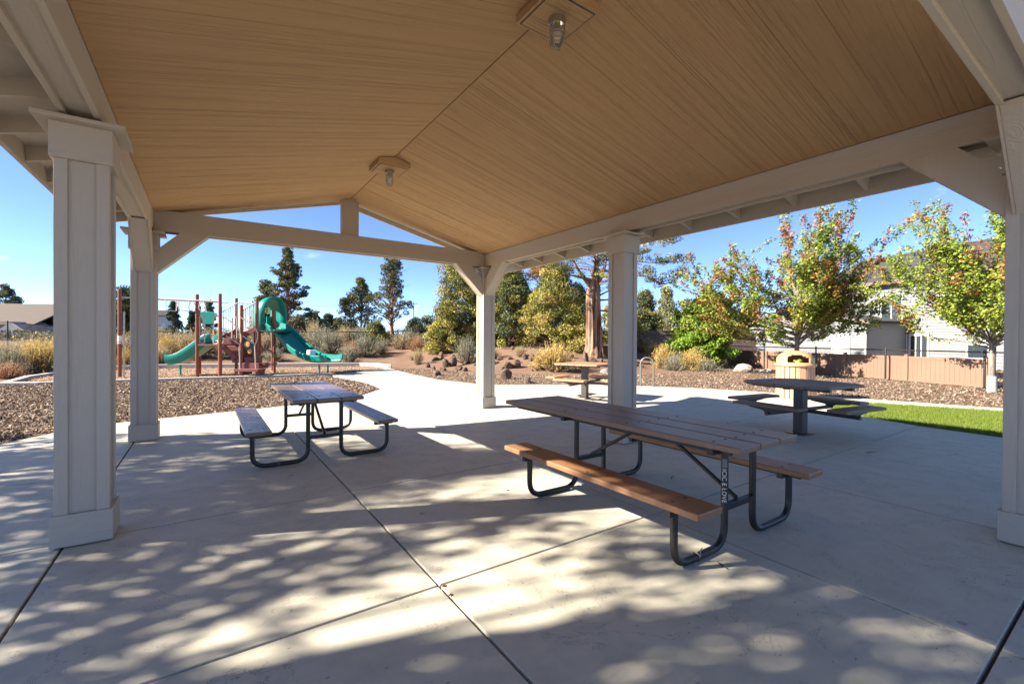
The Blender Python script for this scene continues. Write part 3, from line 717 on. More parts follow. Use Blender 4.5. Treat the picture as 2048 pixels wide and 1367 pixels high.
# ------------------------------------------------------------------ PLAYGROUND
def sweep(mb, path, prof, ends=True):
    """closed profile (lateral, up) carried along a path"""
    path = [Vector(p) for p in path]; n = len(path); k = len(prof); vs = []
    for i, p in enumerate(path):
        t = path[min(i + 1, n - 1)] - path[max(i - 1, 0)]; lat = Vector((t.y, -t.x, 0)).normalized(); up = lat.cross(t).normalized()
        if up.z < 0: up = -up
        vs += [p + lat * a + up * b for a, b in prof]
    fs = [(i * k + j, i * k + (j + 1) % k, (i + 1) * k + (j + 1) % k, (i + 1) * k + j) for i in range(n - 1) for j in range(k)]
    if ends: fs += [tuple(range(k - 1, -1, -1)), tuple(range((n - 1) * k, n * k))]
    return mb.add(vs, fs)
def C3(cx, cy, d): return at(300 + cx / 4.876, 540 + cy / 4.876, d)
def smooth_path(pts, n=5):
    pts = [Vector(p) for p in pts]; out = []
    for i in range(len(pts) - 1):
        p0, p1, p2, p3 = pts[max(i - 1, 0)], pts[i], pts[i + 1], pts[min(i + 2, len(pts) - 1)]
        for k in range(n):
            t = k / n; out.append(.5 * ((2 * p1) + (p2 - p0) * t + (2 * p0 - 5 * p1 + 4 * p2 - p3) * t * t + (3 * p1 - p0 - 3 * p2 + p3) * t ** 3))
    out.append(pts[-1]); return out
pg = empty('play_structure', on_z(440, 752), 'red post play structure with two green slides and beige railings', 'playground')
def gpost(x, ytop, d, name='post', mt='post_red', r=.062):
    q = at(x, 700, d); top = at(x, ytop, d).z
    o = MB().lathe((q.x, q.y, 0), [(r, -.05), (r, top - .05), (r * .97, top - .02), (r * .6, top), (.004, top + .004)], 16).build(name, mt, pg, smooth=True)
    return Vector((q.x, q.y, top))
dB = 17.5
PA = gpost(239.5, 577, 17.0); PB = gpost(394.3, 588, dB); PC = gpost(440, 586.8, dB)
PD = gpost(472.7, 596, 19.2); PE = gpost(483, 609.7, 18.0); PF = gpost(514, 596, 18.2); PG = gpost(548.8, 619, 19.9); PB2 = gpost(399, 612, 18.9); PC2 = gpost(441, 612, 18.9); PH = gpost(545, 612, 21.0)
PK = gpost(519, 600, 20.2)
gpost(248, 623, 17.0, 'climbing_pole', 'beige', .028)
for y0, y1, mt in ((671, 683, 'white'), (684.5, 687, 'white')):
    a, b = at(239.5, y0, 16.9), at(239.5, y1, 16.9); MB().lathe((PA.x, PA.y, 0), [(.0635, b.z), (.0635, a.z)], 16).build('post_label', mt, pg)
# overhead ladder: two rails with hanging rungs
for dd in (0, .55):
    off = _F0 * dd
    MB().tube([at(240, 594, 17.0) + off, at(316, 597.4, 17.3) + off, at(438, 602.5, dB) + off], .026, 8).build('overhead_rail', 'beige', pg, smooth=True)
for cx in (-40, 155, 280):
    a = C3(cx, 285, 17.3); MB().tube(bend([a, a + Vector((0, 0, -.42)), a + _F0 * .55 + Vector((0, 0, -.42)), a + _F0 * .55], .06), .016, 6).build('hanging_rung', 'beige', pg, smooth=True)
for cx in (410, 510):
    pts = [C3(cx - 10, 300, 17.4), C3(cx - 32, 350, 17.4), C3(cx - 26, 385, 17.4), C3(cx + 18, 400, 17.4), C3(cx + 32, 352, 17.4), C3(cx + 10, 302, 17.4)]
    MB().tube(smooth_path(pts, 4), .018, 6).build('hanging_loop', 'beige', pg, smooth=True)
def deck(name, a, b, depth, th, mt):
    """deck whose front edge runs from a to b"""
    a = Vector(a); b = Vector(b); f = _F0 * depth
    MB().extrude([a, b, b + f, a + f], (0, 0, -th)).build(name, mt, pg, bev=.008)
deck('deck', C3(462, 722, dB - .05), C3(690, 722, dB - .05), 1.35, .06, 'maroon')
# barrier loops either side of the low deck
for x0, x1 in ((474, 524), (612, 664)):
    for dd in (.05, 1.2):
        pts = bend([C3(x0, 715, dB) + _F0 * dd, C3(x0, 442, dB) + _F0 * dd, C3(x1, 442, dB) + _F0 * dd, C3(x1, 715, dB) + _F0 * dd, C3(x0 + 2, 718, dB) + _F0 * dd], .10, 4)
        MB().tube(pts, .024, 8).build('barrier_loop', 'beige', pg, smooth=True)
pts = [C3(x, y, 18.85) for x, y in ((475, 418), (500, 404), (540, 408), (575, 402), (615, 410), (652, 425), (645, 450), (628, 460), (618, 522), (560, 528), (520, 520), (505, 470), (480, 455))]
MB().extrude(pts, _F0 * .05).build('wavy_panel', 'green', pg, bev=.012)
# small slide
CH = [(-.34, .20), (-.36, .17), (-.33, .02), (-.24, -.05), (.24, -.05), (.33, .02), (.36, .17), (.34, .20), (.30, .18), (.28, .04), (.21, -.01), (-.21, -.01), (-.28, .04), (-.30, .18)]
pth = smooth_path([C3(655, 690, 18.15), C3(600, 706, 18.15), C3(520, 765, 18.15), C3(430, 828, 18.15), C3(340, 878, 18.15), C3(260, 897, 18.15), C3(205, 893, 18.15)], 5)
sl = sweep(MB(), pth, [(a_ * 1.15, b_ * 1.55) for a_, b_ in CH]).build('small_slide', 'green', pg, smooth=True)
q = C3(297, 930, 18.15); MB().lathe((q.x, q.y, 0), [(.035, -.03), (.035, q.z + .03)], 10).build('slide_leg', 'green', sl)
# big slide with hood
ph = [C3(1180, 560, 20.3), C3(1240, 580, 20.15), C3(1320, 650, 19.9), C3(1410, 745, 19.65), C3(1490, 815, 19.4), C3(1580, 862, 19.15), C3(1690, 885, 18.9), C3(1800, 880, 18.7)]
BG = [(a * 1.55, b * 1.25) for a, b in CH]
bsl = sweep(MB(), smooth_path(ph, 6), BG).build('big_slide', 'green', pg, smooth=True)
for cx, dd in ((1650, 19.2), (1735, 18.9)):
    q = C3(cx, 930, dd); MB().lathe((q.x, q.y, 0), [(.035, -.03), (.035, q.z + .05)], 10).build('slide_leg', 'green', bsl)
ax = (ph[3] - ph[1]); ax.z = 0; ax.normalize(); lat = Vector((ax.y, -ax.x, 0)); o0 = ph[1] - ax * .10
arch = [(-.52, -.12), (-.55, .55)] + [(-.55 * math.cos(t), .75 + .72 * math.sin(t)) for t in np.linspace(.05, math.pi - .05, 13)] + [(.55, .55), (.52, -.12)]
mb = MB(); na = len(arch); rows = []
for s, sc in ((0, 1.0), (-.45, .98), (-.85, .90), (-.98, .84)):
    rows.append([o0 + ax * s + lat * (a * sc) + Vector((0, 0, b * (sc if b > 0 else 1))) for a, b in arch])
vs = [p for r_ in rows for p in r_]
mb.add(vs, [(i * na + j, i * na + j + 1, (i + 1) * na + j + 1, (i + 1) * na + j) for i in range(len(rows) - 1) for j in range(na - 1)])
hd = mb.build('slide_hood', 'green', pg, smooth=True); so = hd.modifiers.new('wall', 'SOLIDIFY'); so.thickness = .05; so.offset = 0
q = [o0 + ax * -.9 + lat * a + Vector((0, 0, b)) for a, b in ((-.46, -.12), (-.46, .62), (-.18, .62), (-.18, -.12))]
MB().extrude(q, ax * .04).build('hood_side', 'green', hd)
deck('deck', C3(1035, 588, 18.9), C3(1200, 588, 18.9), 1.8, .07, 'dkgreen')
# transfer steps and stringers
def cbox(name, x0, x1, y0, y1, d, depth, mt='maroon'):
    a, b = C3(x0, y1, d), C3(x1, y1, d); top = C3(x0, y0, d).z; f = _F0 * depth
    a.z = b.z = min(a.z, b.z); MB().extrude([a, b, b + f, a + f], (0, 0, top - a.z)).build(name, mt, pg, bev=.01)
cbox('step', 815, 1052, 966, 990, 17.0, .55)
for cx in (870, 1035): cbox('step_leg', cx, cx + 30, 990, 1022, 17.1, .4)
cbox('step', 893, 1062, 906, 962, 17.55, .7); cbox('step_leg', 1030, 1060, 962, 1015, 17.6, .3); cbox('step_leg', 915, 955, 962, 1012, 17.6, .3)
cbox('side_bench', 1055, 1195, 906, 928, 17.7, .35)
cbox('step', 800, 1030, 846, 902, 18.05, .5); cbox('step', 800, 1010, 788, 842, 18.5, .5); cbox('step', 760, 930, 738, 786, 18.9, .5); cbox('step', 712, 862, 662, 722, 18.3, .7)
for a, b, d0, d1 in (((715, 745), (835, 865), 18.0, 18.0), ((715, 660), (868, 575), 18.7, 18.9), ((905, 640), (1035, 566), 18.3, 18.3), ((1030, 880), (1040, 580), 18.4, 18.4)):
    MB().bar(C3(*a, d0), C3(*b, d1), .06, .20).build('stringer', 'maroon', pg, bev=.008)
def barrier(a, b, ybot, d, nb):
    A, B = C3(*a, d), C3(*b, d); rr = MB().tube([A, B], .022, 8).build('barrier_rail', 'beige', pg, smooth=True)
    A2, B2 = C3(a[0], ybot[0], d), C3(b[0], ybot[1], d); MB().tube([A2, B2], .02, 8).build('barrier_rail', 'beige', pg, smooth=True)
    for k in range(nb):
        t = (k + .5) / nb; MB().tube([A.lerp(B, t), A2.lerp(B2, t)], .014, 6).build('barrier_bar', 'beige', pg, smooth=True)
barrier((708, 405), (862, 314), (640, 575), 18.9, 7); barrier((905, 388), (1035, 310), (600, 560), 18.4, 7); barrier((862, 314), (1040, 330), (560, 560), 19.6, 7)
for pts, d in ((((880, 458), (1000, 535), (1046, 590), (1052, 665), (1022, 735)), 17.9), (((712, 452), (820, 528), (882, 600), (892, 680), (872, 745)), 17.9), (((742, 640), (872, 722)), 17.8),
               (((905, 642), (1022, 722)), 17.8), (((760, 610), (860, 560)), 18.2), (((872, 745), (880, 1015)), 17.5), (((1022, 735), (1035, 1010)), 17.5)):
    MB().tube(bend([C3(*p, d) for p in pts], .2, 4), .022, 8).build('handrail', 'beige', pg, smooth=True)
pn = MB().extrude([C3(x, y, 18.0) for x, y in ((886, 640), (1012, 715), (1012, 818), (886, 748))], _F0 * .03).build('game_panel', 'dkgreen', pg, bev=.008)
for cx, cy, rr in ((945, 722, .115), (972, 792, .085)):
    c = C3(cx, cy, 17.98); w = MB()
    w.extrude([c + _R0 * math.cos(a) * rr + _Z * math.sin(a) * rr for a in np.linspace(0, 2 * math.pi, 21)[:-1]], _F0 * .018); w.build('disc', 'orange', pn)
    w = MB(); w.extrude([c - _F0 * .004 + _R0 * math.cos(a) * rr * .45 + _Z * (math.sin(a) * rr * .45) for a in np.linspace(0, 2 * math.pi, 15)[:-1]], _F0 * .003); w.build('disc_mark', 'beige', pn)
MB().tube(smooth_path([C3(1062, 850, 19.4), C3(1085, 800, 19.4), C3(1140, 780, 19.4), C3(1190, 800, 19.4), C3(1205, 850, 19.4)], 4), .05, 8).build('climbing_arch', 'tan_plastic', pg, smooth=True)
q = ph[5].lerp(ph[4], .1) + _Z * .005
b = MB(); b.lathe(q + Vector((0, 0, -.02)), [(.19, 0), (.195, .014), (.182, .024), (.165, .35), (.16, .365), (.004, .366)], 20)
bk = tag(b.build('bucket', 'white', smooth=True), 'white plastic bucket left upside down on the big green slide', 'bucket')

# ------------------------------------------------------------------ FENCES
def chain_fence(pts, label, hgt=1.28, every=2.9):
    pts = [Vector((x, y, tz(x, y))) for x, y in pts]; r = empty('chain_link_fence', pts[0], label, 'fence')
    rail = []; posts = []
    for i in range(len(pts) - 1):
        a, b = pts[i], pts[i + 1]; n = max(1, round((b - a).length / every))
        for k in range(n + (i == len(pts) - 2)):
            p = a.lerp(b, k / n); p.z = tz(p.x, p.y); posts.append(p)
    for i, p in enumerate(posts):
        MB().lathe(p, [(.033, -.1), (.033, hgt + .015), (.025, hgt + .045), (.004, hgt + .055)], 10).build('post', 'black', r, smooth=True)
    MB().tube([p + Vector((0, 0, hgt - .03)) for p in posts], .024, 8).build('top_rail', 'black', r, smooth=True)
    vs = []; fs = []; step = .085; up = .05
    def strand(a, b):
        d = (b - a).normalized(); u = d.orthogonal().normalized() * .0022; w = d.cross(u).normalized() * .0022; k = len(vs)
        for c in (a, b): vs.extend([c + u, c - u * .5 + w * .87, c - u * .5 - w * .87])
        for j in range(3): fs.append((k + j, k + (j + 1) % 3, k + 3 + (j + 1) % 3, k + 3 + j))
    for i in range(len(posts) - 1):
        a, b = posts[i], posts[i + 1]; L = (b - a).length; hh = hgt - .08; ex = hh * .92
        def P(s, z): t = s / L; q = a.lerp(b, t); return q + Vector((0, 0, up + z))
        s = -ex
        while s < L:
            for sg in (1, -1):
                s0, s1 = (s, s + ex); t0 = max(0, -s0 / ex); t1 = min(1, (L - s0) / ex)
                if t1 - t0 > .02:
                    z0, z1 = (hh * t0, hh * t1) if sg > 0 else (hh * (1 - t0), hh * (1 - t1))
                    strand(P(s0 + ex * t0, z0), P(s0 + ex * t1, z1))
            s += step
    npv = np.array([tuple(v) for v in vs]); npf = np.array(fs)
    tag(npmesh('chain_mesh', npv, npf, 'black', r), kind='stuff')
    return r
fdir = Vector((-4.83, -11.71, 0)).normalized(); fn = Vector((-fdir.y, fdir.x, 0))          # along the brown fence; away from the camera
if fn.x < 0: fn = -fn
FA, FB = Vector((26.02, 15.02, 0)), Vector((21.19, 3.31, 0))
off = -fn * .22
chain_fence([tuple((FB + fdir * 7 + off).xy), tuple((FB + off).xy), tuple((FA + off).xy)], 'black chain-link fence running close before the low brown vinyl fence')
chain_fence([tuple((FA + off).xy), (25.8, 19.5), (22.3, 23.5), (11.3, 31.0)], 'black chain-link fence climbing behind the junipers and golden brush')
chain_fence([(11.3, 31.0), (2, 33.3), (-8.6, 34.6), (-16, 40)], 'black chain-link fence behind the playground brush')
r = empty('vinyl_fence', FB, 'low brown vinyl fence with board panels, in front of the white house', 'fence')
Lf = (FA - FB).length; npn = 5
bm_ = MB().box(-.072, .072, -.012, .012, .06, .86).mesh('board'); bm_.materials.append(MAT['vinyl'])
fz = math.atan2(fdir.y, fdir.x)
for k in range(npn + 1):
    p = FB - fdir * (Lf * k / npn)
    MB().obox(p + Vector((0, 0, .50)), fdir, fn, _Z, .06, .06, .50).build('post', 'vinyl', r, bev=.006)
    MB().obox(p + Vector((0, 0, 1.012)), fdir, fn, _Z, .072, .072, .012).build('post_cap', 'vinyl', r, bev=.006)
    if k == npn: break
    a, b = p - fdir * .062, FB - fdir * (Lf * (k + 1) / npn) + fdir * .062; L = (b - a).length
    for z in (.05, .905): MB().bar(a + Vector((0, 0, z)), b + Vector((0, 0, z)), .05, .09).build('rail', 'vinyl', r, bev=.004)
    nb = int(L / .15)
    for j in range(nb):
        o = bpy.data.objects.new('board', bm_); COL.objects.link(o); o.location = a.lerp(b, (j + .5) / nb); o.rotation_euler = (0, 0, fz); wpar(o, r)
# tall dark board fence behind the shrubs
def board_fence(a, b, h, label, every=2.4):
    a = Vector(a); b = Vector(b); r = empty('board_fence', a, label, 'fence'); L = (b - a).length; d = (b - a).normalized(); n = Vector((-d.y, d.x, 0)); nb = int(L / .2)
    me = MB().box(-.096, .096, -.012, .012, .05, h).mesh('board'); me.materials.append(MAT['dark_fence'])
    for j in range(nb):
        o = bpy.data.objects.new('board', me); COL.objects.link(o); o.location = a.lerp(b, (j + .5) / nb) + n * .004 * (j % 2); o.rotation_euler = (0, 0, math.atan2(d.y, d.x)); wpar(o, r)
    for k in range(int(L / every) + 1):
        p = a + d * every * k; MB().obox(p + n * .06 + Vector((0, 0, h / 2)), d, n, _Z, .05, .045, h / 2 + .03).build('post', 'dark_fence', r)
    for z in (.35, h - .25): MB().bar(a - n * .035 + Vector((0, 0, z)), b - n * .035 + Vector((0, 0, z)), .045, .09).build('rail', 'dark_fence', r)
q0, q1 = at(1276, 690, 33.0), at(1452, 690, 33.0); q0.z = q1.z = .75
board_fence(q0, q1, 1.45, 'dark brown board fence behind the bright green shrub')
q0, q1 = at(1452, 690, 31.5), at(1512, 690, 31.5); q0.z = q1.z = .1
board_fence(q0, q1, 1.95, 'dark brown board gate fence joining the white house')

# ------------------------------------------------------------------ WHITE HOUSE
WQ = at(1750, 620, 31.0); WQ.z = 0
def hw(x, y, off=0.0):
    """pixel onto the plane of the house wall, pushed off metres towards the viewer"""
    r_ = ray(x, y); o_ = Vector((0, 0, H)); p = WQ - fn * off; t = (p - o_).dot(fn) / r_.dot(fn); return o_ + r_ * t
hs = empty('white_house', tuple(WQ), 'two-storey white lap-sided house with grey shingle roof behind the brown fence', 'house')
def lap(name, p, q, z0, z1, mt='siding', thick=.12, parent=hs, pitch=.19):
    """wall of overlapping boards from p to q"""
    d = (q - p).normalized(); n_ = -fn if abs(d.dot(fn)) < .5 else (-fdir if False else Vector((d.y, -d.x, 0)))
    mb = MB(); z = z0
    while z < z1 - .01:
        zt = min(z + pitch, z1); a, b = Vector((p.x, p.y, 0)), Vector((q.x, q.y, 0))
        mb.add([a + n_ * .034 + _Z * z, b + n_ * .034 + _Z * z, b + n_ * .004 + _Z * zt, a + n_ * .004 + _Z * zt, a - n_ * thick + _Z * z, b - n_ * thick + _Z * z, b - n_ * thick + _Z * zt, a - n_ * thick + _Z * zt],
               [(0, 1, 2, 3), (4, 7, 6, 5), (0, 4, 5, 1), (3, 2, 6, 7), (0, 3, 7, 4), (1, 5, 6, 2)]); z = zt
    return mb.build(name, mt, parent)
ZE = 5.55
mL, mR = hw(1640, 650), hw(2230, 650)
lap('front_wall', mL, mR, 0, ZE)
bk_ = fn * 9.0
MB().extrude([(mL + fn * .13).to_3d().xy.to_3d(), (mR + fn * .13).xy.to_3d(), (mR + bk_).xy.to_3d(), (mL + bk_).xy.to_3d()], (0, 0, ZE)).build('house_body', 'siding', hs)
# main roof
e0, e1 = (mL - fdir * .0 + (mL - mR).normalized() * .5 - fn * .5), (mR + (mR - mL).normalized() * .5 - fn * .5); rise = 2.55
def P3(p, z): return Vector((p.x, p.y, z))
rg0, rg1 = e0 + fn * 5.0, e1 + fn * 5.0
MB().extrude([P3(e0, ZE - .06), P3(rg0, ZE - .06 + rise), P3(e0 + fn * 10, ZE - .06), P3(e0 + fn * 10, ZE - .24), P3(rg0, ZE - .24 + rise), P3(e0, ZE - .24)], P3(e1 - e0, 0)).build('roof', 'shingle', hs)
MB().extrude([P3(e0 - fn * .03, ZE - .27), P3(e1 - fn * .03, ZE - .27), P3(e1 - fn * .005, ZE - .27), P3(e0 - fn * .005, ZE - .27)], (0, 0, .23)).build('fascia', 'fascia_brown', hs)
q = hw(1718.6, 520) + fn * 3.5; MB().lathe((q.x, q.y, 0), [(.11, ZE + 1.2), (.11, ZE + 2.35), (.17, ZE + 2.36), (.17, ZE + 2.55), (.02, ZE + 2.6)], 12).build('flue_pipe', 'steel', hs)
# one-storey wing towards the viewer
wL, wR = hw(1500, 660, 3.2), hw(1734, 660, 3.2); wm = wL.lerp(wR, .38)
lap('wing_wall', wL, wR, 0, 2.75)
MB().extrude([P3(wL + fn * .13, 0), P3(wR + fn * .13, 0), P3(wR + fn * 3.1, 0), P3(wL + fn * 3.1, 0)], (0, 0, 2.75)).build('wing_body', 'siding', hs)
wd = (wR - wL).normalized(); ga, gb = wL - wd * .4, wR + wd * .45
MB().extrude([P3(ga - fn * .35, 2.72), P3(wm - fn * .35, 3.75), P3(gb - fn * .35, 2.62), P3(gb - fn * .35, 2.78), P3(wm - fn * .35, 3.93), P3(ga - fn * .35, 2.88)], fn * 3.7).build('wing_roof', 'shingle', hs)
MB().extrude([P3(wL - fn * .02, 2.7502), P3(wR - fn * .02, 2.7502), P3(wm - fn * .02, 3.74)], fn * .12).build('wing_gable', 'siding', hs)
MB().extrude([P3(wm - fn * .38, 3.75), P3(gb - fn * .38, 2.58), P3(gb - fn * .38, 2.78), P3(wm - fn * .38, 3.95)], fn * .025).build('rake_trim', 'fascia_brown', hs)
MB().extrude([P3(ga - fn * .38, 2.68), P3(wm - fn * .38, 3.75), P3(wm - fn * .38, 3.95), P3(ga - fn * .38, 2.88)], fn * .025).build('rake_trim', 'fascia_brown', hs)
q = wR - fn * .1; MB().tube(bend([P3(q - wd * .1 - fn * .35, 2.7), P3(q - wd * .05 - fn * .3, 2.6), P3(q + wd * .0, 2.45), P3(q, .05)], .1), .045, 8).build('downspout', 'house_trim', hs)
def opening(name, x0, x1, y0, y1, off, panes=1, door=False, frame=.09):
    """framed opening with glass, given by its pixels on the wall plane"""
    a, b = hw(x0, y1, off), hw(x1, y1, off); zt = hw((x0 + x1) / 2, y0, off).z; zb = max(.05, hw((x0 + x1) / 2, y1, off).z); d = (b - a); d.z = 0; L = d.length; d.normalize()
    a = P3(a, 0); o = None
    fr = MB()
    for u0, u1, z0, z1 in ((-frame, L + frame, zt, zt + frame), (-frame, L + frame, zb - frame, zb), (-frame, 0, zb, zt), (L, L + frame, zb, zt)):
        fr.extrude([a + d * u0 - fn * .09 + _Z * z0, a + d * u1 - fn * .09 + _Z * z0, a + d * u1 - fn * .09 + _Z * z1, a + d * u0 - fn * .09 + _Z * z1], fn * .085)
    o = fr.build(name, 'house_trim', hs)
    for k in range(panes):
        u0, u1 = L * k / panes + .03, L * (k + 1) / panes - .03
        MB().extrude([a + d * u0 - fn * .062 + _Z * (zb + .03), a + d * u1 - fn * .062 + _Z * (zb + .03), a + d * u1 - fn * .062 + _Z * (zt - .03), a + d * u0 - fn * .062 + _Z * (zt - .03)], fn * .004).build('door_leaf' if door else 'pane', 'house_trim' if door else 'glass', o)
        if k: MB().bar(a + d * (L * k / panes) - fn * .072 + _Z * zb, a + d * (L * k / panes) - fn * .072 + _Z * zt, .05, .04, fn).build('mullion', 'house_trim', o)
opening('door', 1667, 1699, 673, 712, 3.2, 1, True)
opening('window', 1776, 1812, 671, 720, 0, 1)
opening('patio_door', 1822, 1856, 671, 720, 0, 3)
opening('window', 1937, 1978, 690, 716, 0, 1)
opening('window', 1880, 1935, 590, 640, 0, 2)
opening('window', 1765, 1805, 590, 640, 0, 2)

# ------------------------------------------------------------------ far houses, pole
def gable_house(p, ang, L, D, hw_, rise, wallm, roofm, label, over=.4):
    r = empty('house', p, label, 'house'); c, s = math.cos(ang), math.sin(ang); X = Vector((c, s, 0)); Y = Vector((-s, c, 0)); p = Vector(p)
    MB().obox(p + _Z * hw_ / 2, X, Y, _Z, L / 2, D / 2, hw_ / 2).build('wall', wallm, r)
    q = p - X * (L / 2 + over)
    MB().extrude([q - Y * (D / 2 + over) + _Z * (hw_ - .1), q + _Z * (hw_ + rise), q + Y * (D / 2 + over) + _Z * (hw_ - .1), q + Y * (D / 2 + over) + _Z * (hw_ + .06), q + _Z * (hw_ + rise + .17), q - Y * (D / 2 + over) + _Z * (hw_ + .06)], X * (L + 2 * over)).build('roof', roofm, r)
    for k in range(3):
        w = MB().obox(p - Y * (D / 2 + .03) + X * (L * (-.3 + .3 * k)) + _Z * hw_ * .55, X, Y, _Z, .6, .03, .5).build('window', 'house_trim', r)
        MB().obox(p - Y * (D / 2 + .064) + X * (L * (-.3 + .3 * k)) + _Z * hw_ * .55, X, Y, _Z, .5, .004, .42).build('pane', 'glass', w)
    return r
fa = math.atan2(_R0.y, _R0.x)
p = at(-20, 670, 62); p.z = .6
lh = gable_house(p, fa + R(6), 21, 12, 2.35, 2.9, 'siding', 'tan_shingle', 'long low house with broad tan roof behind the chain-link fence corner')
for cx in (22, 33):
    q = at(cx, 655, 55.5); MB().extrude([q - _R0 * 1.6 + _Z * -.3, q + _R0 * 1.6 + _Z * -.3, q + _Z * .75], _F0 * 4).build('gable', 'siding', lh)
    break
p = at(683, 660, 120); p.z = 1.0; gable_house(p, fa, 7, 8, 2.9, 1.6, 'house_grey', 'shingle', 'small far grey house with dark roof between the junipers')
p = at(322, 660, 110); p.z = 1.0; gable_house(p, fa + R(12), 4.5, 7, 5.6, 1.3, 'house_grey', 'shingle', 'tall narrow far blue-grey house beyond the small spruces')
p = at(827, 660, 125); p.z = 0.8; top = at(827, 604, 125).z
r = empty('utility_pole', p, 'far wooden utility pole with crossarm above the shrubs', 'utility pole')
MB().lathe((p.x, p.y, 0), [(.16, .5), (.11, top)], 8).build('pole', 'pole', r); MB().bar(P3(p - _R0 * 1.1, top - .5), P3(p + _R0 * 1.1, top - .5), .12, .12).build('crossarm', 'pole', r)
for k in (-1, 0, 1):
    a = P3(p + _R0 * k, top - .42); b = a - _R0 * 95 + _F0 * 6
    MB().tube([a.lerp(b, t) - _Z * 2.2 * (t * (1 - t)) * 1.6 for t in np.linspace(0, 1, 9)], .014, 4).build('wire', 'pole', r)
q = at(1468, 690, 34.0); q.z = -.05
car = empty('parked_car', q, 'blue car half hidden behind the chain-link fence', 'car')
w = MB(); X_, Y_ = fn, -fdir
prof = [(-2.1, .35), (-2.15, .75), (-1.5, .92), (-.9, 1.38), (.7, 1.42), (1.35, .98), (2.05, .86), (2.1, .35)]
w.extrude([P3(q + X_ * a - Y_ * .85, z) for a, z in prof], Y_ * 1.7); w.build('body', 'car_blue', car, bev=.06)
w = MB(); w.extrude([P3(q + X_ * a - Y_ * .86, z) for a, z in ((-1.2, .98), (-.85, 1.30), (.62, 1.33), (1.1, .98))], Y_ * 1.72); w.build('side_windows', 'glass', car)
for a in (-1.35, 1.35):
    for s in (-1, 1):
        c = P3(q + X_ * a + Y_ * s * .80, .32); MB().extrude([c + X_ * math.cos(t) * .32 + _Z * math.sin(t) * .32 for t in np.linspace(0, 2 * math.pi, 19)[:-1]], Y_ * s * .09).build('wheel', 'black', car)

# ------------------------------------------------------------------ VEGETATION
def leaf_quads(c, size, rng, asp=.6, nrm=None, spread=1.0):
    """diamond leaves at points c; returns verts (4N,3)"""
    n = len(c); a = rng.normal(size=(n, 3)); a /= np.linalg.norm(a, axis=1)[:, None]
    b = rng.normal(size=(n, 3))
    if nrm is not None: a = a - nrm * (a * nrm).sum(1)[:, None] * spread; a /= np.linalg.norm(a, axis=1)[:, None] + 1e-9; b = np.cross(nrm, a) + b * .35
    b -= a * (a * b).sum(1)[:, None]; b /= np.linalg.norm(b, axis=1)[:, None] + 1e-9
    s = np.asarray(size).reshape(-1, 1) * .5
    return np.stack([c - a * s, c + b * s * asp, c + a * s, c - b * s * asp], 1).reshape(-1, 3)
def crown(name, cl, rad, per, leaf, cols, rng, parent, mat='needle', flat=.8, asp=.55, inner=.35):
    """clumps at cl with radii rad, each a loose ball of small leaves"""
    cl = np.asarray(cl, float); rad = np.asarray(rad, float); k = np.maximum(6, (per * (rad / rad.mean()) ** 2).astype(int)); N = int(k.sum()); ci = np.repeat(np.arange(len(cl)), k)
    d = rng.normal(size=(N, 3)); d /= np.linalg.norm(d, axis=1)[:, None]
    rr = rad[ci] * (inner + (1 - inner) * rng.random(N) ** .6) * rng.uniform(.8, 1.25, N)
    p = cl[ci] + d * rr[:, None] * np.array([1, 1, flat])
    cb = np.asarray(cols)[rng.integers(0, len(cols), len(cl))] * rng.uniform(.62, 1.38, (len(cl), 1)); cc = cb[ci] * rng.uniform(.75, 1.25, (N, 1))
    v = leaf_quads(p, leaf * rng.uniform(.6, 1.35, N), rng, asp)
    return npmesh(name, v, np.arange(4 * N).reshape(-1, 4), mat, parent, np.repeat(cc, 4, 0))
def wob(p, q, n, amp, rk):
    p = Vector(p); q = Vector(q); out = []
    for i in range(n + 1):
        t = i / n; w = amp * math.sin(math.pi * t); out.append(p.lerp(q, t) + Vector((rk.uniform(-w, w), rk.uniform(-w, w), rk.uniform(-w, w) * .4)))
    return out
JG = [(.245, .24, .05), (.33, .29, .07), (.17, .185, .05), (.40, .335, .10)]        # yellow-green juniper
JD = [(.075, .10, .042), (.105, .12, .05), (.06, .08, .04), (.145, .14, .06)]          # dark juniper
JO = [(.35, .17, .075), (.30, .19, .08), (.24, .20, .08)]                                # browned foliage
SP = [(.045, .085, .05), (.06, .10, .06), (.08, .115, .065)]
BR = [(.16, .27, .03), (.22, .33, .04), (.11, .20, .025), (.27, .34, .05)]
PL = [(.22, .225, .115), (.27, .26, .14), (.17, .19, .09)]
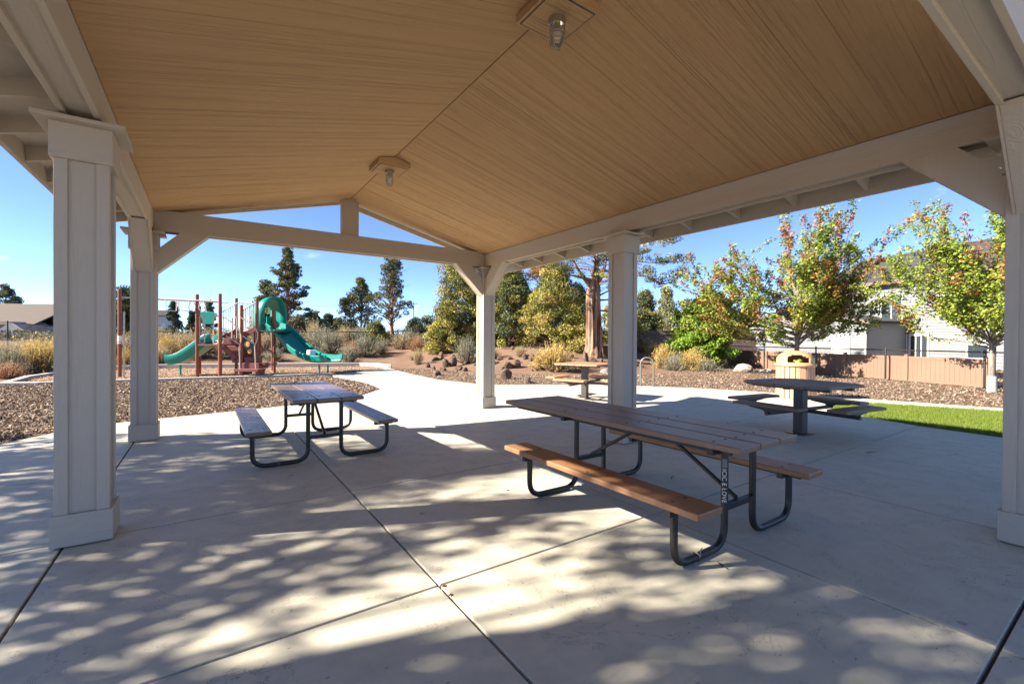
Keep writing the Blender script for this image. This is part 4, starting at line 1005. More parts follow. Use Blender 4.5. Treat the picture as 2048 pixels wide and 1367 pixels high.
def tree(name, base, h, rx, prof, ncl, rcl, per, leaf, cols, seed, label, group=None, cat='tree', trunk=.12, lean=(0, 0), b0=.12, limbs=.7, flat=.75, bark_='bark_red', mat='needle', asp=.55, ry=None, inner=.35, dead=0, shift=(0, 0), dense=True):
    rng = np.random.default_rng(seed); rk = random.Random(seed); base = Vector(base); r = empty(name, base, label, cat, group)
    if dense: ncl = int(ncl * 1.35); per = int(per * 1.5); inner = .6; leaf *= 1.15
    top = base + Vector((lean[0], lean[1], h * .96)); axis = wob(base - _Z * .15, top, 8, .12, rk)
    tb = MB(); tb.tube(axis, [trunk * (1.25 if i == 0 else 1) * (1 - .88 * (i / 8) ** .9) + .006 for i in range(9)], 10)
    t = b0 + (1 - b0) * rng.random(ncl) ** .9; ang = rng.uniform(0, 6.283, ncl); R_ = np.array([prof(q) for q in t]) * rx; fr = np.sqrt(rng.uniform(.15, 1.0, ncl)) * rng.uniform(.85, 1.22, ncl)
    ry_ = (ry or rx) / rx
    cen = []
    for i in range(ncl):
        ax_ = base.lerp(top, t[i]); cen.append((ax_.x + shift[0] * t[i] + math.cos(ang[i]) * R_[i] * fr[i], ax_.y + shift[1] * t[i] + math.sin(ang[i]) * R_[i] * fr[i] * ry_, base.z + h * t[i] + rng.normal(0, .08)))
    for i in range(ncl):
        if rng.random() > limbs: continue
        tt = max(.06, t[i] - .10 - .10 * rng.random()); a = base.lerp(top, tt); b = Vector(cen[i]); m_ = a.lerp(b, .55) + _Z * -.05
        l0 = (b - a).length; tb.tube([a, m_ + Vector((rk.uniform(-.1, .1), rk.uniform(-.1, .1), 0)) * l0 * .5, b], [min(trunk * .35, .02 + .02 * l0), .012 + .008 * l0, .006], 5, False)
    for i in range(dead):                                              # bare grey snags
        tt = rng.uniform(.25, .85); a = base.lerp(top, tt); an = rng.uniform(0, 6.28); L = rng.uniform(.5, 1.1) * rx
        b = a + Vector((math.cos(an) * L, math.sin(an) * L, rng.uniform(-.1, .5) * L)); pts = wob(a, b, 4, .12 * L, rk); tb.tube(pts, [.035, .028, .02, .013, .005], 5, False)
    tb.build('trunk', bark_, r, smooth=True)
    crown('crown', cen, rcl * rng.uniform(.6, 1.35, ncl), per, leaf, cols, rng, r, mat, flat, asp, inner)
    return r
cone = lambda t: max(.05, (1 - t) ** .8) * (.75 + .25 * math.sin(t * 40))
oval = lambda t: max(.08, math.sin(math.pi * min(1, max(0, (t * .93 + .07))) ** .75))
egg = lambda t: max(.1, (1 - t ** 2.6)) * (.62 + .38 * min(1, t * 3.2))
def hgt(x, ytop, base, d): return at(x, ytop, d).z - base.z
def tb_(x, d):
    q = at(x, 690, d); q.z = tz(q.x, q.y); return q
# conifers behind the playground
b = tb_(575, 42); tree('juniper_tree', b, hgt(565, 498, b, 42), 3.3, lambda t: max(.06, (1 - t) ** .75) * (.8 + .3 * math.sin(t * 26)), 190, .27, 55, .13, JD + [(.15, .15, .06), (.20, .18, .07)], 1, 'tall ragged conifer rising behind the green slide hood', 'trees beyond the fence', b0=.16, trunk=.17, flat=.5, limbs=.9)
b = tb_(530, 43); tree('juniper_tree', b, hgt(530, 562, b, 43), 1.9, cone, 45, .42, 70, .16, JD + JG[:1], 2, 'shorter dark conifer leaning against the tall ragged one', 'trees beyond the fence', flat=.5)
for x, yt, d, rx, sd, lb in ((347, 603, 48, 1.15, 3, 'small spruce standing seen under the overhead ladder rail'), (418, 601, 48, 1.2, 4, 'small spruce behind the wavy green play panel'), (384, 624, 50, .9, 5, 'little low spruce between two taller ones')):
    b = tb_(x, d); tree('spruce_tree', b, hgt(x, yt, b, d), rx, lambda t: max(.05, 1 - t), 70, .26, 60, .13, SP, sd, lb, 'small spruces beyond the fence', b0=.04, trunk=.09, flat=.55)
for x, yt, d, rx, sd, lb in ((10, 572, 85, 3.4, 6, 'dark far tree above the tan house roof'), (33, 596, 85, 2.6, 7, 'lower dark far tree beside the tan house'), (245, 578, 60, 1.7, 8, 'dark far tree behind the red climbing post'), (262, 584, 60, 1.4, 9, 'slightly smaller dark far tree beside the one at the red climbing post')):
    b = tb_(x, d); tree('evergreen_tree', b, hgt(x, yt, b, d), rx, egg, 60, .6, 60, .24, SP + JD, sd, lb, 'far dark trees by the tan house', b0=.1)
k = 20
for x, yt, d, rx in ((600, 632, 52, 1.6), (628, 628, 52, 1.6), (655, 631, 54, 1.5), (675, 640, 54, 1.0), (855, 632, 62, 3.0), (830, 636, 60, 1.5)):
    b = tb_(x, d); tree('evergreen_shrub', b, hgt(x, yt, b, d), rx, egg, 45, .42, 70, .16, JD + SP, k, 'dark evergreen shrub beyond the fence, ' + {20: 'touching the big slide hood', 21: 'second from the hood', 22: 'third from the hood', 23: 'beside the far grey house', 24: 'broad one beside the utility pole', 25: 'low one under the utility pole'}[k], 'dark shrubs beyond the fence', 'shrub', b0=.06); k += 1
b = tb_(722, 44); tree('juniper_tree', b, hgt(735, 560, b, 44), 2.0, egg, 100, .32, 60, .13, JD + JG[:2], 31, 'bushy juniper beside the tall thin-crowned one', 'trees beyond the fence', b0=.10)
b = tb_(690, 47); tree('juniper_tree', b, hgt(690, 600, b, 47), 1.0, egg, 30, .40, 70, .15, JD, 35, 'small dark juniper beside the far grey house', 'trees beyond the fence', b0=.10)
b = tb_(784, 41); tree('juniper_tree', b, hgt(778, 513, b, 41), 1.75, lambda t: .35 + .75 * math.sin(math.pi * min(1, t * 1.05)) * (.6 + .4 * math.sin(t * 17)), 100, .27, 55, .12, JD + [(.19, .165, .06), (.15, .14, .06)], 32, 'tall thin-crowned juniper with bare dark trunk', 'trees beyond the fence', b0=.30, trunk=.20, dead=14)
b = tb_(752, 33.5); tree('juniper_shrub', b, hgt(752, 645, b, 33.5), 1.15, egg, 40, .30, 80, .10, JG + JD[:1], 33, 'low yellow-green juniper bush against the fence', None, 'shrub', b0=.05)
# junipers by the path
b = tb_(945, 31); tree('juniper_tree', b, hgt(925, 488, b, 31), 2.5, lambda t: max(.12, (1 - t) ** .62) * (.55 + .45 * min(1, t * 4)), 170, .44, 130, .10, JG + JD[:2], 41, 'big yellow-green juniper with low boughs behind the far corner column', 'junipers on the dirt slope', b0=.06, trunk=.24, dead=16, shift=(-1.0, .7))
b = tb_(1020, 30); tree('juniper_tree', b, hgt(1020, 535, b, 30), 2.2, lambda t: max(.2, (1 - t ** 2.2)) * .95, 165, .42, 125, .10, JG[:3] + JD[:2], 42, 'dense olive juniper filling the gap beside the far corner column', 'junipers on the dirt slope', b0=.06, trunk=.16, dead=8)
b = tb_(1108, 28.5); tree('juniper_tree', b, hgt(1108, 540, b, 28.5), 2.35, lambda t: max(.25, (1 - t ** 2)) * .95, 165, .40, 125, .095, JG + JG[3:], 43, 'golden-green juniper with pale bare snags', 'junipers on the dirt slope', b0=.05, trunk=.12, dead=16, bark_='bark_grey')
b = tb_(1095, 31.0); tree('juniper_tree', b, hgt(1095, 505, b, 31), 1.35, lambda t: .9 if t > .7 else .2, 36, .38, 100, .10, JO, 44, 'juniper with browned orange dead top', 'junipers on the dirt slope', b0=.70, trunk=.13, dead=14, bark_='bark_grey')
b = tb_(1150, 31.5); tree('juniper_tree', b, hgt(1150, 575, b, 31.5), 2.1, egg, 70, .45, 110, .11, [(.10, .16, .055), (.13, .19, .065), JG[0]], 45, 'fresh green juniper behind the big bare trunk', 'junipers on the dirt slope', b0=.05)
for x, yt, d, rx, sd, lb in ((985, 590, 33, 1.9, 46, 'lower olive juniper closing the gap beside the far corner column'), (1068, 585, 32.5, 1.8, 47, 'yellow-green juniper wedged between two taller ones'), (895, 612, 30, 1.5, 48, 'low golden juniper beside the big low-boughed one'), (1160, 640, 27.5, 1.3, 49, 'low golden juniper bush touching the old ribbed trunk'), (1240, 600, 34, 2.0, 50, 'olive juniper behind the middle column')):
    b = tb_(x, d); tree('juniper_tree', b, hgt(x, yt, b, d), rx, lambda t: max(.25, (1 - t ** 2)), 95, .38, 120, .10, JG, sd, lb, 'junipers on the dirt slope', b0=.04, trunk=.10, dead=8)
# the old juniper: massive ribbed trunk, crown high, boughs reaching right
b = hit(1189, 713); D6 = dep(b)
r = empty('old_juniper', b, 'massive old juniper with ribbed red-brown trunk and high twisted boughs', 'tree')
rk = random.Random(9); rng = np.random.default_rng(9); tr = MB(); ax_ = [b - _Z * .2, b + _Z * .25] + [P3(at(1189 + dx, y, D6), at(1189, y, D6).z) for dx, y in ((0, 680), (-1, 640), (-2, 600), (0, 565), (3, 530), (2, 490), (0, 450), (6, 400))]
ax_ = smooth_path(ax_, 3); n = len(ax_); vs = []; sg = 40
for i, p in enumerate(ax_):
    t = i / (n - 1); zz = p.z - b.z; rr = .60 - .17 * min(1, zz / .6) - .06 * min(1, max(0, zz - .6) / 2.5) - max(0, min(1, (zz - 3.6) / 1.4)) * .24 - max(0, zz - 5) * .03; rr = max(.05, rr)
    for k in range(sg):
        a = 2 * math.pi * k / sg; q = rr * (1 + .12 * math.sin(a * 5 + i * .22 + .6 * math.sin(i * .5)) + .08 * math.sin(a * 11 - i * .25) + rng.normal(0, .025)); vs.append(p + Vector((math.cos(a) * q, math.sin(a) * q, 0)))
tr.add(vs, [(i * sg + k, i * sg + (k + 1) % sg, (i + 1) * sg + (k + 1) % sg, (i + 1) * sg + k) for i in range(n - 1) for k in range(sg)])
cen = []; rad = []
def bough(pts, r0, clumps, spread=.28):
    P_ = smooth_path([at(x, y, D6 + d) for x, y, d in pts], 4); m_ = len(P_); tr.tube(P_, [r0 * (1 - .9 * i / (m_ - 1)) for i in range(m_)], 6, False)
    for k in range(clumps):
        q = P_[int(rng.uniform(.45, .999) * m_)]; cen.append((q.x + rng.normal(0, spread), q.y + rng.normal(0, spread), q.z + abs(rng.normal(0, spread)))); rad.append(rng.uniform(.16, .34))
for pts, r0, c in ((((1196, 540, 0), (1240, 545, -.5), (1290, 552, -1), (1330, 568, -1), (1368, 545, -1)), .09, 30), (((1196, 520, 0), (1250, 520, -.6), (1310, 525, -1), (1362, 522, -1)), .07, 26),
                   (((1196, 510, 0), (1270, 510, -.5), (1305, 495, -.8)), .06, 12), (((1200, 470, 0), (1280, 465, -.5), (1340, 485, -.8), (1360, 478, -.8)), .06, 16),
                   (((1186, 575, 0), (1160, 545, -.5), (1140, 505, -.6)), .17, 18), (((1194, 570, 0), (1208, 540, -.3), (1216, 490, -.3)), .16, 14), (((1186, 560, 0), (1150, 552, -.8), (1115, 545, -1.2)), .09, 16), (((1186, 540, 0), (1140, 535, .6), (1090, 540, .5)), .07, 12), (((1192, 575, 0), (1212, 560, -.8), (1235, 575, -1.2)), .05, 10),
                   (((1190, 500, 0), (1160, 470, .5), (1120, 460, .5)), .07, 16), (((1195, 480, 0), (1230, 450, .5), (1270, 430, .5)), .07, 20), (((1192, 430, 0), (1180, 400, .5), (1150, 380, 1)), .06, 24),
                   (((1194, 420, 0), (1220, 390, .5), (1260, 370, 0)), .06, 24), (((1188, 600, 0), (1165, 585, -.6), (1145, 600, -.9)), .04, 2), (((1200, 590, .2), (1225, 580, .6), (1250, 590, 1)), .06, 18), (((1196, 600, .2), (1240, 600, 1.5), (1285, 610, 2.5)), .06, 16), (((1196, 620, .4), (1250, 625, 2), (1290, 630, 3)), .06, 16)):
    bough(pts, r0, c)
for k in range(60):                                                   # bare grey snags around the fork
    a = at(1190 + rng.uniform(-6, 8), rng.uniform(500, 590), D6); bb = a + _R0 * rng.normal(0, .9) + _Z * rng.uniform(-.2, .7) + _F0 * rng.normal(-.2, .5); tr.tube(wob(a, bb, 4, .14, rk), [.03, .022, .016, .010, .004], 5, False)
tr.build('trunk', 'bark_red', r, smooth=True)
crown('crown', cen, rad, 85, .085, JD + JG[:2], rng, r, flat=.7)
# middle distance at the right of the old juniper
for x, yt, d, rx, cols, sd, lb in ((1290, 588, 38, .9, JD, 51, 'dark slim juniper behind the middle column'), (1332, 580, 44, 1.5, PL + JG[:1], 52, 'pale olive juniper rising above the green shrub'), (1375, 608, 46, 2.0, PL + BR[2:3], 53, 'pale broad bush behind the bright green shrub'),
                                    (1305, 628, 50, 2.2, PL + JG[:1], 54, 'low pale tree beside the dark board fence'), (1440, 600, 48, 2.2, PL + JG[:2], 55, 'pale olive tree between the shrub and the maple'), (1420, 580, 52, 1.6, JG, 56, 'yellowish tree top behind the red maple twigs'), (1490, 625, 50, 2.4, PL + JG[:1], 57, 'pale bush behind the maple trunk')):
    b = tb_(x, d); b.z = .6; tree('juniper_tree', b, hgt(x, yt, b, d), rx, egg, 65, .5, 80, .16, cols, sd, lb, 'trees beyond the board fence', b0=.06)
b = tb_(1402, 25.5); tree('green_shrub', b, hgt(1402, 606, b, 25.5), 1.75, egg, 110, .36, 110, .115, BR, 61, 'bright green leafy shrub behind the chain-link fence', None, 'shrub', b0=.06, mat='leaf', bark_='bark_grey', asp=.7, trunk=.08)

# maples with upright twigs turning red at the tips
def maple(base, h, left, right, nl, seed, label, trunk, fork, leaf, redshare, wrap=False):
    rng = np.random.default_rng(seed); rk = random.Random(seed); base = Vector(base); r = empty('maple_tree', base, label, 'tree', 'maples turning red along the fence')
    tb = MB(); f = base + _Z * fork; tb.tube(wob(base - _Z * .1, f, 5, .03, rk) + [f + _Z * (h - fork) * .3, f + _Z * (h - fork) * .55], [trunk * 1.25, trunk * 1.02, trunk, trunk * .97, trunk * .95, trunk * .95, trunk * .45, .012], 12)
    P_ = []; N_ = []; C_ = []
    for i in range(nl):
        t0 = rng.uniform(0, .5); st = f + _Z * (t0 * h * .62); az_ = rng.uniform(0, 6.283); side = math.cos(az_)
        reach = (right if side > 0 else left) * abs(side) + 1.8 * abs(math.sin(az_)); reach *= rng.uniform(.35, 1.0)
        hd = _R0 * math.cos(az_) + _F0 * math.sin(az_); L = (hd * reach).length
        zr = (h - fork) * rng.uniform(.10, 1.12) * (1 - .50 * (reach / max(left, right)) ** 1.2) - t0 * h * .45
        zr = max(zr, -.05 * L + .1)
        end = st + hd * reach + _Z * zr
        mid = st + hd * reach * .62 + _Z * zr * .34
        ln = smooth_path([st, st.lerp(mid, .5) + _Z * .05, mid, mid.lerp(end, .55) + hd * .12, end], 5); m_ = len(ln); tb.tube(ln, [max(.006, trunk * .34 * (1 - i2 / m_)) for i2 in range(m_)], 5, False)
        red = rng.random() < redshare
        tips = [(ln, 1.0)]; htop = (end.z - base.z) / h
        for k in range(5):                                             # side twigs point up
            q = ln[int(m_ * rng.uniform(.35, .95))]; e = q + hd * rng.uniform(.0, .45) + Vector((rng.normal(0, .3), rng.normal(0, .3), rng.uniform(.35, .8) + .7 * max(0, htop - .45) * rng.random())); tw = smooth_path([q, q.lerp(e, .5) + hd * .05, e], 4); tb.tube(tw, [.008] * (len(tw) - 1) + [.003], 4, False); tips.append((tw, .8))
        for tw, w in tips:
            tw = np.array([tuple(p) for p in tw]); cnt = int((140 if w == 1 else 92) * (1 if w < 1 else .5 + L * .22))
            u = rng.uniform(.22 if w == 1 else .05, 1, cnt) ** .85; ii = np.clip((u * (len(tw) - 1)), 0, len(tw) - 1.001); lo = ii.astype(int); fr = (ii - lo)[:, None]
            p = tw[lo] * (1 - fr) + tw[lo + 1] * fr; sp = (.05 + .10 * (1 - u))[:, None]; p = p + rng.normal(size=(cnt, 3)) * sp * np.array([1, 1, .8]) - np.array([0, 0, .03])
            gcol = np.asarray([(.22, .32, .045), (.28, .36, .055), (.15, .24, .03), (.34, .36, .065)])[rng.integers(0, 4, cnt)] * rng.uniform(.7, 1.25, (cnt, 1))
            hz = (p[:, 2] - base.z) / h
            tr_ = red and (w == 1 or rng.random() < .6) or rng.random() < .07; pr = np.clip((u - (.55 if w == 1 else .25)) * 3.0, 0, .92) if tr_ else np.full(cnt, .015)
            rc = np.array([(.33, .115, .05), (.40, .20, .06), (.28, .085, .05), (.42, .27, .075)])[rng.integers(0, 4, cnt)] * rng.uniform(.75, 1.2, (cnt, 1))
            yl = np.array([(.34, .33, .06)]) * rng.uniform(.8, 1.15, (cnt, 1))
            isr = rng.random(cnt) < pr; isy = rng.random(cnt) < .05
            P_.append(p); C_.append(np.where(isr[:, None], rc, np.where(isy[:, None], yl, gcol)))
    p = np.concatenate(P_); c = np.concatenate(C_); nn = rng.normal(0, .5, p.shape) + np.array([0, 0, 1]) + np.array([(TO_SUN.x, TO_SUN.y, .2)]) * .5; nn /= np.linalg.norm(nn, axis=1)[:, None]
    tb.build('trunk', 'bark_grey', r, smooth=True)
    v = leaf_quads(p, leaf * rng.uniform(.7, 1.3, len(p)), rng, .8, nn)
    npmesh('crown', v, np.arange(4 * len(p)).reshape(-1, 4), 'leaf', r, np.repeat(c, 4, 0))
    if wrap:
        w = MB(); w.lathe(base, [(trunk * 1.42, -.02), (trunk * 1.3, .25), (trunk * 1.26, .5), (trunk * 1.18, .52)], 14); w.build('trunk_wrap', 'tarp', r, smooth=True)
    return r
b = tb_(1594, 19.8); b.z = -.05; maple(b, hgt(1560, 415, b, 19.8), 5.0, 2.6, 92, 71, 'wide maple behind the litter bin with red upright twigs', .10, 1.25, .105, .58)
b = tb_(1985, 13.7); b.z = -.05; maple(b, hgt(1960, 350, b, 13.7), 2.7, 3.2, 84, 72, 'maple at the end of the brown fence with pale wrapped trunk', .088, 1.35, .082, .42, True)

# brush: tufts of upright stems with leafy tips; a few meshes shared between copies
def tuft(seed, n, stem, tips, bend_=.35, w=.012, leafy=1.0, spread=.8):
    rng = np.random.default_rng(seed); a = rng.uniform(0, 6.283, n); inc = np.abs(rng.normal(0, spread, n)).clip(0, 1.35); L = rng.uniform(.55, 1.08, n)
    d = np.stack([np.cos(a) * np.sin(inc), np.sin(a) * np.sin(inc), np.cos(inc)], -1); p0 = np.stack([np.cos(a), np.sin(a), np.zeros(n)], -1) * (rng.random((n, 1)) * .22)
    p1 = p0 + d * (L * .55)[:, None]; p2 = p1 + (d + np.array([0, 0, bend_]) + rng.normal(0, .18, (n, 3))) * (L * .42)[:, None]
    sd = np.cross(d, rng.normal(size=(n, 3))); sd /= np.linalg.norm(sd, axis=1)[:, None]; sd *= w
    v1 = np.stack([p0 - sd, p0 + sd, p1 + sd * .8, p1 - sd * .8], 1).reshape(-1, 3); v2 = np.stack([p1 - sd * .8, p1 + sd * .8, p2 + sd * .2, p2 - sd * .2], 1).reshape(-1, 3)
    sc = np.asarray(stem)[rng.integers(0, len(stem), n)] * rng.uniform(.75, 1.25, (n, 1)); tcx = np.asarray(tips)[rng.integers(0, len(tips), n)] * rng.uniform(.75, 1.25, (n, 1))
    c1 = np.stack([sc, sc, sc, sc], 1).reshape(-1, 3); c2 = np.stack([sc, sc, tcx, tcx], 1).reshape(-1, 3)
    m_ = int(n * 4 * leafy); li = rng.integers(0, n, m_); u = rng.uniform(.25, 1.05, m_)[:, None]; lp = p1[li] * (1 - u) + p2[li] * u + rng.normal(0, .035, (m_, 3))
    lc = tcx[li] * rng.uniform(.7, 1.3, (m_, 1)); lv = leaf_quads(lp, .075 * rng.uniform(.6, 1.4, m_), rng, .35)
    v = np.concatenate([v1, v2, lv]); c = np.concatenate([c1, c2, np.repeat(lc, 4, 0)])
    o = npmesh('brush', v, np.arange(len(v)).reshape(-1, 4), 'blade', cols=c, link=False); me = o.data; bpy.data.objects.remove(o); return me
GR = [(.17, .135, .10), (.24, .20, .15)]
TUFT = {'sage': [tuft(s, 420, GR, [(.29, .285, .20), (.24, .25, .17), (.34, .32, .24)]) for s in (1, 2, 3)],
        'golden': [tuft(s, 480, [(.30, .22, .12), (.22, .17, .10)], [(.58, .40, .10), (.50, .37, .12), (.62, .47, .18)]) for s in (4, 5)],
        'dry': [tuft(s, 420, [(.36, .27, .17), (.30, .22, .14)], [(.50, .39, .25), (.44, .35, .20), (.40, .34, .17)], .5, .010, .5, .55) for s in (6, 7, 8)],
        'russet': [tuft(s, 380, [(.26, .14, .08)], [(.42, .24, .13), (.46, .30, .18)], .4, .011, .7) for s in (9, 10)],
        'green': [tuft(s, 300, GR, [(.10, .13, .05), (.14, .16, .07)]) for s in (11,)]}
BL = {'sage': ('grey-green sagebrush tuft', 'sagebrush tufts'), 'golden': ('golden yellow rabbitbrush tuft', 'golden rabbitbrush tufts'),
      'dry': ('pale straw-coloured dry brush', 'dry brush tufts'), 'russet': ('russet brown brush tuft', 'russet brush tufts'), 'green': ('small dark green shrub before the brown vinyl fence', None)}
ZONES = [(112, 'beyond the rounded kerb end'), (270, 'beyond the kerb near the climbing pole'), (360, 'behind the end of the small slide'), (480, 'behind the two tall play posts'), (600, 'behind the big slide hood'), (682, 'above the big slide foot'), (775, 'between the big slide foot and the path end'),
         (852, 'near the fence bend before the thin-crowned juniper'), (958, 'just before the big low-boughed juniper'), (1060, 'under the dense olive juniper'), (1160, 'before the golden-green juniper'), (1265, 'around the old ribbed trunk'), (1345, 'behind the bicycle hoop'), (1460, 'before the bright green shrub'), (2048, 'by the brown vinyl fence')]
def zone(x): return next(t for k_, t in ZONES if x < k_)
rk = random.Random(21)
def brush(kind, x, y, wpx, hpx):
    q = hit(x, y); d = dep(q); o = bpy.data.objects.new('brush', rk.choice(TUFT[kind])); COL.objects.link(o)
    sx = wpx / FPX * d / 1.55; sz = hpx / FPX * d / (1.25 if kind == 'dry' else 1.05); o.location = (q.x, q.y, q.z - .03); o.scale = (sx, sx, sz); o.rotation_euler = (0, 0, rk.uniform(0, 6.28))
    lb, gp = BL[kind]
    if gp: lb = ('tall ' if hpx > 45 else 'low ' if hpx < 34 else '') + lb + ' ' + zone(x)
    tag(o, lb, 'brush' if kind != 'green' else 'shrub', gp)
for a in (('sage', 18, 752, 70, 62), ('golden', 78, 748, 95, 70), ('russet', 15, 757, 55, 34), ('dry', 60, 728, 70, 50), ('sage', 95, 742, 60, 52), ('dry', 3, 735, 60, 60), ('dry', 120, 728, 70, 50), ('sage', 150, 735, 80, 50), ('golden', 190, 728, 70, 50), ('dry', 215, 722, 70, 55),
          ('dry', 245, 722, 60, 60), ('golden', 256, 735, 36, 40), ('dry', 322, 728, 50, 42), ('golden', 330, 718, 44, 46), ('dry', 345, 705, 60, 46), ('dry', 372, 712, 60, 52), ('russet', 395, 716, 50, 44), ('dry', 415, 704, 60, 50), ('dry', 318, 700, 50, 50), ('dry', 445, 706, 50, 46), ('sage', 452, 716, 44, 30),
          ('russet', 470, 706, 44, 40), ('dry', 530, 702, 50, 40), ('sage', 548, 722, 40, 26), ('sage', 560, 702, 44, 36), ('dry', 592, 698, 50, 44), ('sage', 640, 702, 60, 46), ('sage', 662, 706, 56, 44), ('dry', 628, 690, 40, 50), ('sage', 697, 728, 46, 38), ('russet', 704, 712, 40, 30), ('sage', 730, 712, 46, 42), ('sage', 762, 708, 34, 30),
          ('dry', 690, 692, 50, 40), ('sage', 715, 690, 50, 36), ('dry', 800, 698, 44, 36), ('russet', 834, 702, 34, 32), ('dry', 836, 729, 28, 36), ('sage', 820, 692, 40, 32), ('sage', 934, 726, 48, 50), ('golden', 1108, 742, 84, 54), ('golden', 1085, 738, 40, 36), ('sage', 1132, 742, 40, 24),
          ('golden', 1328, 737, 46, 46), ('sage', 1350, 741, 44, 34), ('golden', 1385, 742, 56, 44), ('sage', 1412, 744, 50, 26), ('russet', 1285, 704, 30, 26), ('golden', 1310, 716, 34, 30), ('sage', 1368, 728, 40, 34), ('dry', 1240, 712, 40, 30), ('russet', 1215, 716, 34, 22), ('sage', 1440, 738, 40, 22),
          ('green', 1914, 771, 44, 26), ('dry', 985, 716, 40, 26), ('russet', 880, 706, 34, 22), ('dry', 1040, 712, 34, 22)): brush(*a)
# rocks
def rock_mesh(seed, sub=2):
    bm = bmesh.new(); bmesh.ops.create_icosphere(bm, subdivisions=sub, radius=.5); rk_ = random.Random(seed); pl = [(Vector((rk_.gauss(0, 1), rk_.gauss(0, 1), rk_.gauss(0, 1))).normalized(), rk_.uniform(.26, .44)) for _ in range(9)]
    for v in bm.verts:
        for nrm, d in pl:
            e = v.co.dot(nrm) - d
            if e > 0: v.co -= nrm * e
        v.co *= 1 + rk_.uniform(-.07, .07)
    me = bpy.data.meshes.new('rock'); bm.to_mesh(me); bm.free(); return me
RK = [rock_mesh(s) for s in range(6)]; RP = [rock_mesh(s + 20) for s in range(2)]
for m_ in RK: m_.materials.append(MAT['rock'])
for m_ in RP: m_.materials.append(MAT['pale_rock'])
def rock(x, y, wpx, hpx, pale=False, lab=None, grp='lava rocks'):
    q = hit(x, y); d = dep(q); o = bpy.data.objects.new('rock', rk.choice(RP if pale else RK)); COL.objects.link(o)
    sx = wpx / FPX * d * 1.08; sz = hpx / FPX * d * 1.35; o.scale = (sx, sx * rk.uniform(.7, 1), sz); o.location = (q.x, q.y, q.z + sz * .28); o.rotation_euler = (rk.uniform(-.15, .15), rk.uniform(-.15, .15), rk.uniform(0, 6.28)); tag(o, lab if lab else ('large' if wpx >= 22 else 'small' if wpx < 15 else 'middling') + ' brown lava rock ' + zone(x), 'rock', grp)
for a in ((1012, 761, 24, 24), (1054, 769, 24, 16), (1015, 737, 20, 14), (1033, 735, 18, 14), (1050, 718, 14, 10), (1063, 722, 14, 16), (1086, 737, 20, 8), (1172, 722, 12, 18), (1186, 724, 14, 10), (1203, 724, 14, 8), (866, 741, 12, 10), (872, 753, 22, 13), (891, 734, 18, 18), (906, 732, 18, 20),
          (918, 739, 16, 8), (870, 722, 18, 9), (822, 720, 10, 8), (846, 700, 12, 10), (905, 718, 14, 10), (1000, 720, 12, 8), (1025, 700, 12, 8), (930, 742, 14, 8), (960, 728, 16, 9), (985, 728, 14, 8), (855, 730, 10, 6), (1430, 732, 24, 12), (522, 719, 26, 12), (545, 706, 18, 10), (1140, 726, 14, 8), (1250, 726, 16, 8)): rock(*a)
rk2 = random.Random(44)
for k in range(46):
    x = rk2.uniform(850, 1300); y = rk2.uniform(700, 746); w_ = rk2.uniform(6, 13)
    rock(x, y, w_, w_ * rk2.uniform(.5, .8))
rock(1484, 744, 40, 18, True, 'large pale flat boulder at the start of the brown vinyl fence', None); rock(1530, 747, 26, 10, True, 'small pale boulder beside the large flat one', None); rock(1210, 748, 18, 11, True, 'small pale stone under the orange pedestal table', None)
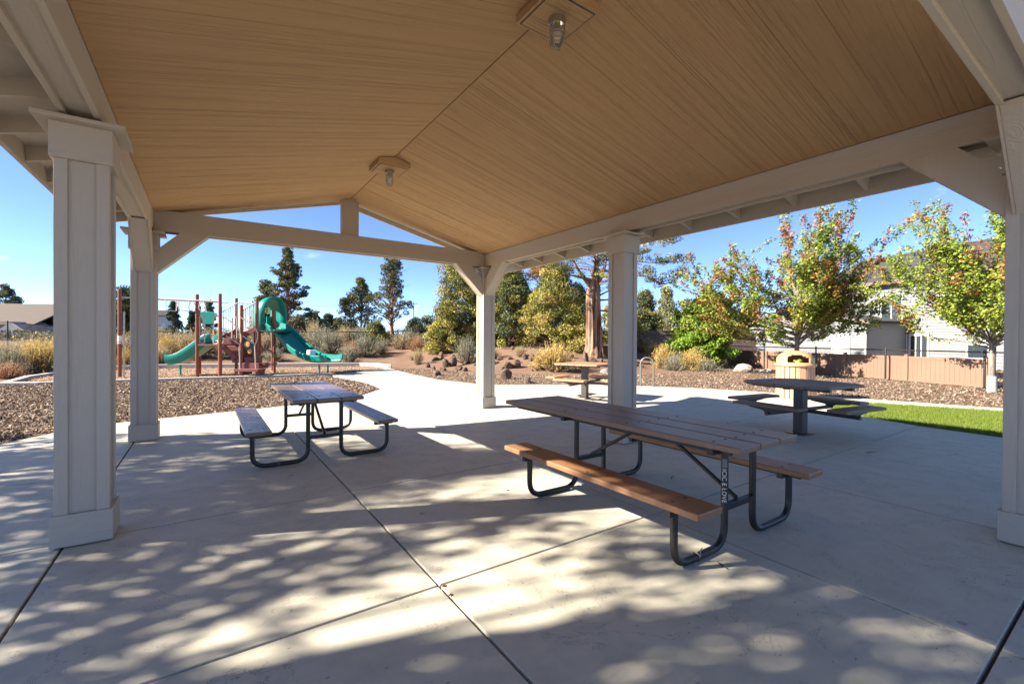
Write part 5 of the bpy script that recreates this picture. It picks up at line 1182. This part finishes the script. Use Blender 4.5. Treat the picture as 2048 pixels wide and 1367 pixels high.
# bits lying on the slab
def twig(x, y, L, ang, lab):
    q = on_z(x, y); d = Vector((math.cos(ang), math.sin(ang), 0)); tag(MB().tube([q - d * L / 2 + _Z * .006, q + _Z * .009 + Vector((-d.y, d.x, 0)) * L * .06, q + d * L / 2 + _Z * .006], [.004, .005, .002], 6).build('twig', 'twig', smooth=True), lab, 'twig')
twig(1345, 955, .13, .4, 'small dark twig on the slab between bench and column'); twig(1445, 1131, .10, 1.2, 'short twig on the slab beside the tube leg'); twig(1741, 905, .16, -.4, 'dark twig on the slab near the lawn')
for x, y, lab in ((1016, 980, 'curled orange leaf on the slab by the bench leg'), (888, 1172, 'dry leaf caught in the slab joint crossing'), (901, 1190, 'dry leaf just below the slab joint crossing')):
    q = on_z(x, y); me = MB().add([q + Vector(v) for v in ((-.018, 0, .002), (0, -.009, .007), (.02, .002, .003), (.002, .010, .008))], [(0, 1, 2, 3)]); o = me.build('fallen_leaf', 'dry_leaf'); s_ = o.modifiers.new('thick', 'SOLIDIFY'); s_.thickness = .001; tag(o, lab, 'leaf')
# trees outside the frame on the sunny side: their crowns throw the dappled shade on the slab
for x, y, h, rx, n_, sd, lb in ((-9.2, 6.2, 9.6, 3.3, 122, 81, 'open-crowned juniper standing beyond the sunny edge of the slab'), (-10.2, 10.4, 9.0, 3.2, 150, 82, 'second open-crowned juniper beyond the sunny edge of the slab'), (-8.4, 2.2, 8.6, 2.8, 80, 83, 'third open-crowned juniper beyond the sunny edge of the slab')):
    tree('juniper_tree', (x, y, -.05), h, rx, egg, n_, .52, 120, .14, JG + JD, sd, lb, 'junipers beyond the slab', b0=.34, trunk=.2, dead=5, dense=False)

# low scrub and woods running to the horizon beyond the fence
rng = np.random.default_rng(77); cl = []; rd = []
for k in range(1500):
    d = 40 + 130 * rng.random() ** 1.3; x = rng.uniform(-80, 2120); q = at(x, 690, d); r_ = rng.uniform(.35, .8) * (1 + d / 90)
    if pip(np.array([q.x]), np.array([q.y]), FLAT)[0] or q.x > 27 and q.y < 24: continue
    cl.append((q.x, q.y, tz(q.x, q.y) + r_ * .45)); rd.append(r_)
for k in range(420):
    x = rng.uniform(-80, 1560); d = rng.uniform(150, 190); q = at(x, 690, d); r_ = rng.uniform(1.2, 2.4); cl.append((q.x, q.y, 1 + rng.uniform(.6, 3.2) + 1.6 * math.sin(x * .013) ** 2)); rd.append(r_)
tag(crown('far_scrub', cl, rd, 70, .34, [(.16, .15, .085), (.20, .175, .10), (.27, .215, .13), (.085, .105, .05), (.11, .125, .06)], rng, None, flat=.6), 'low olive and straw scrub stretching to the horizon beyond the fence', 'scrub', kind='stuff')
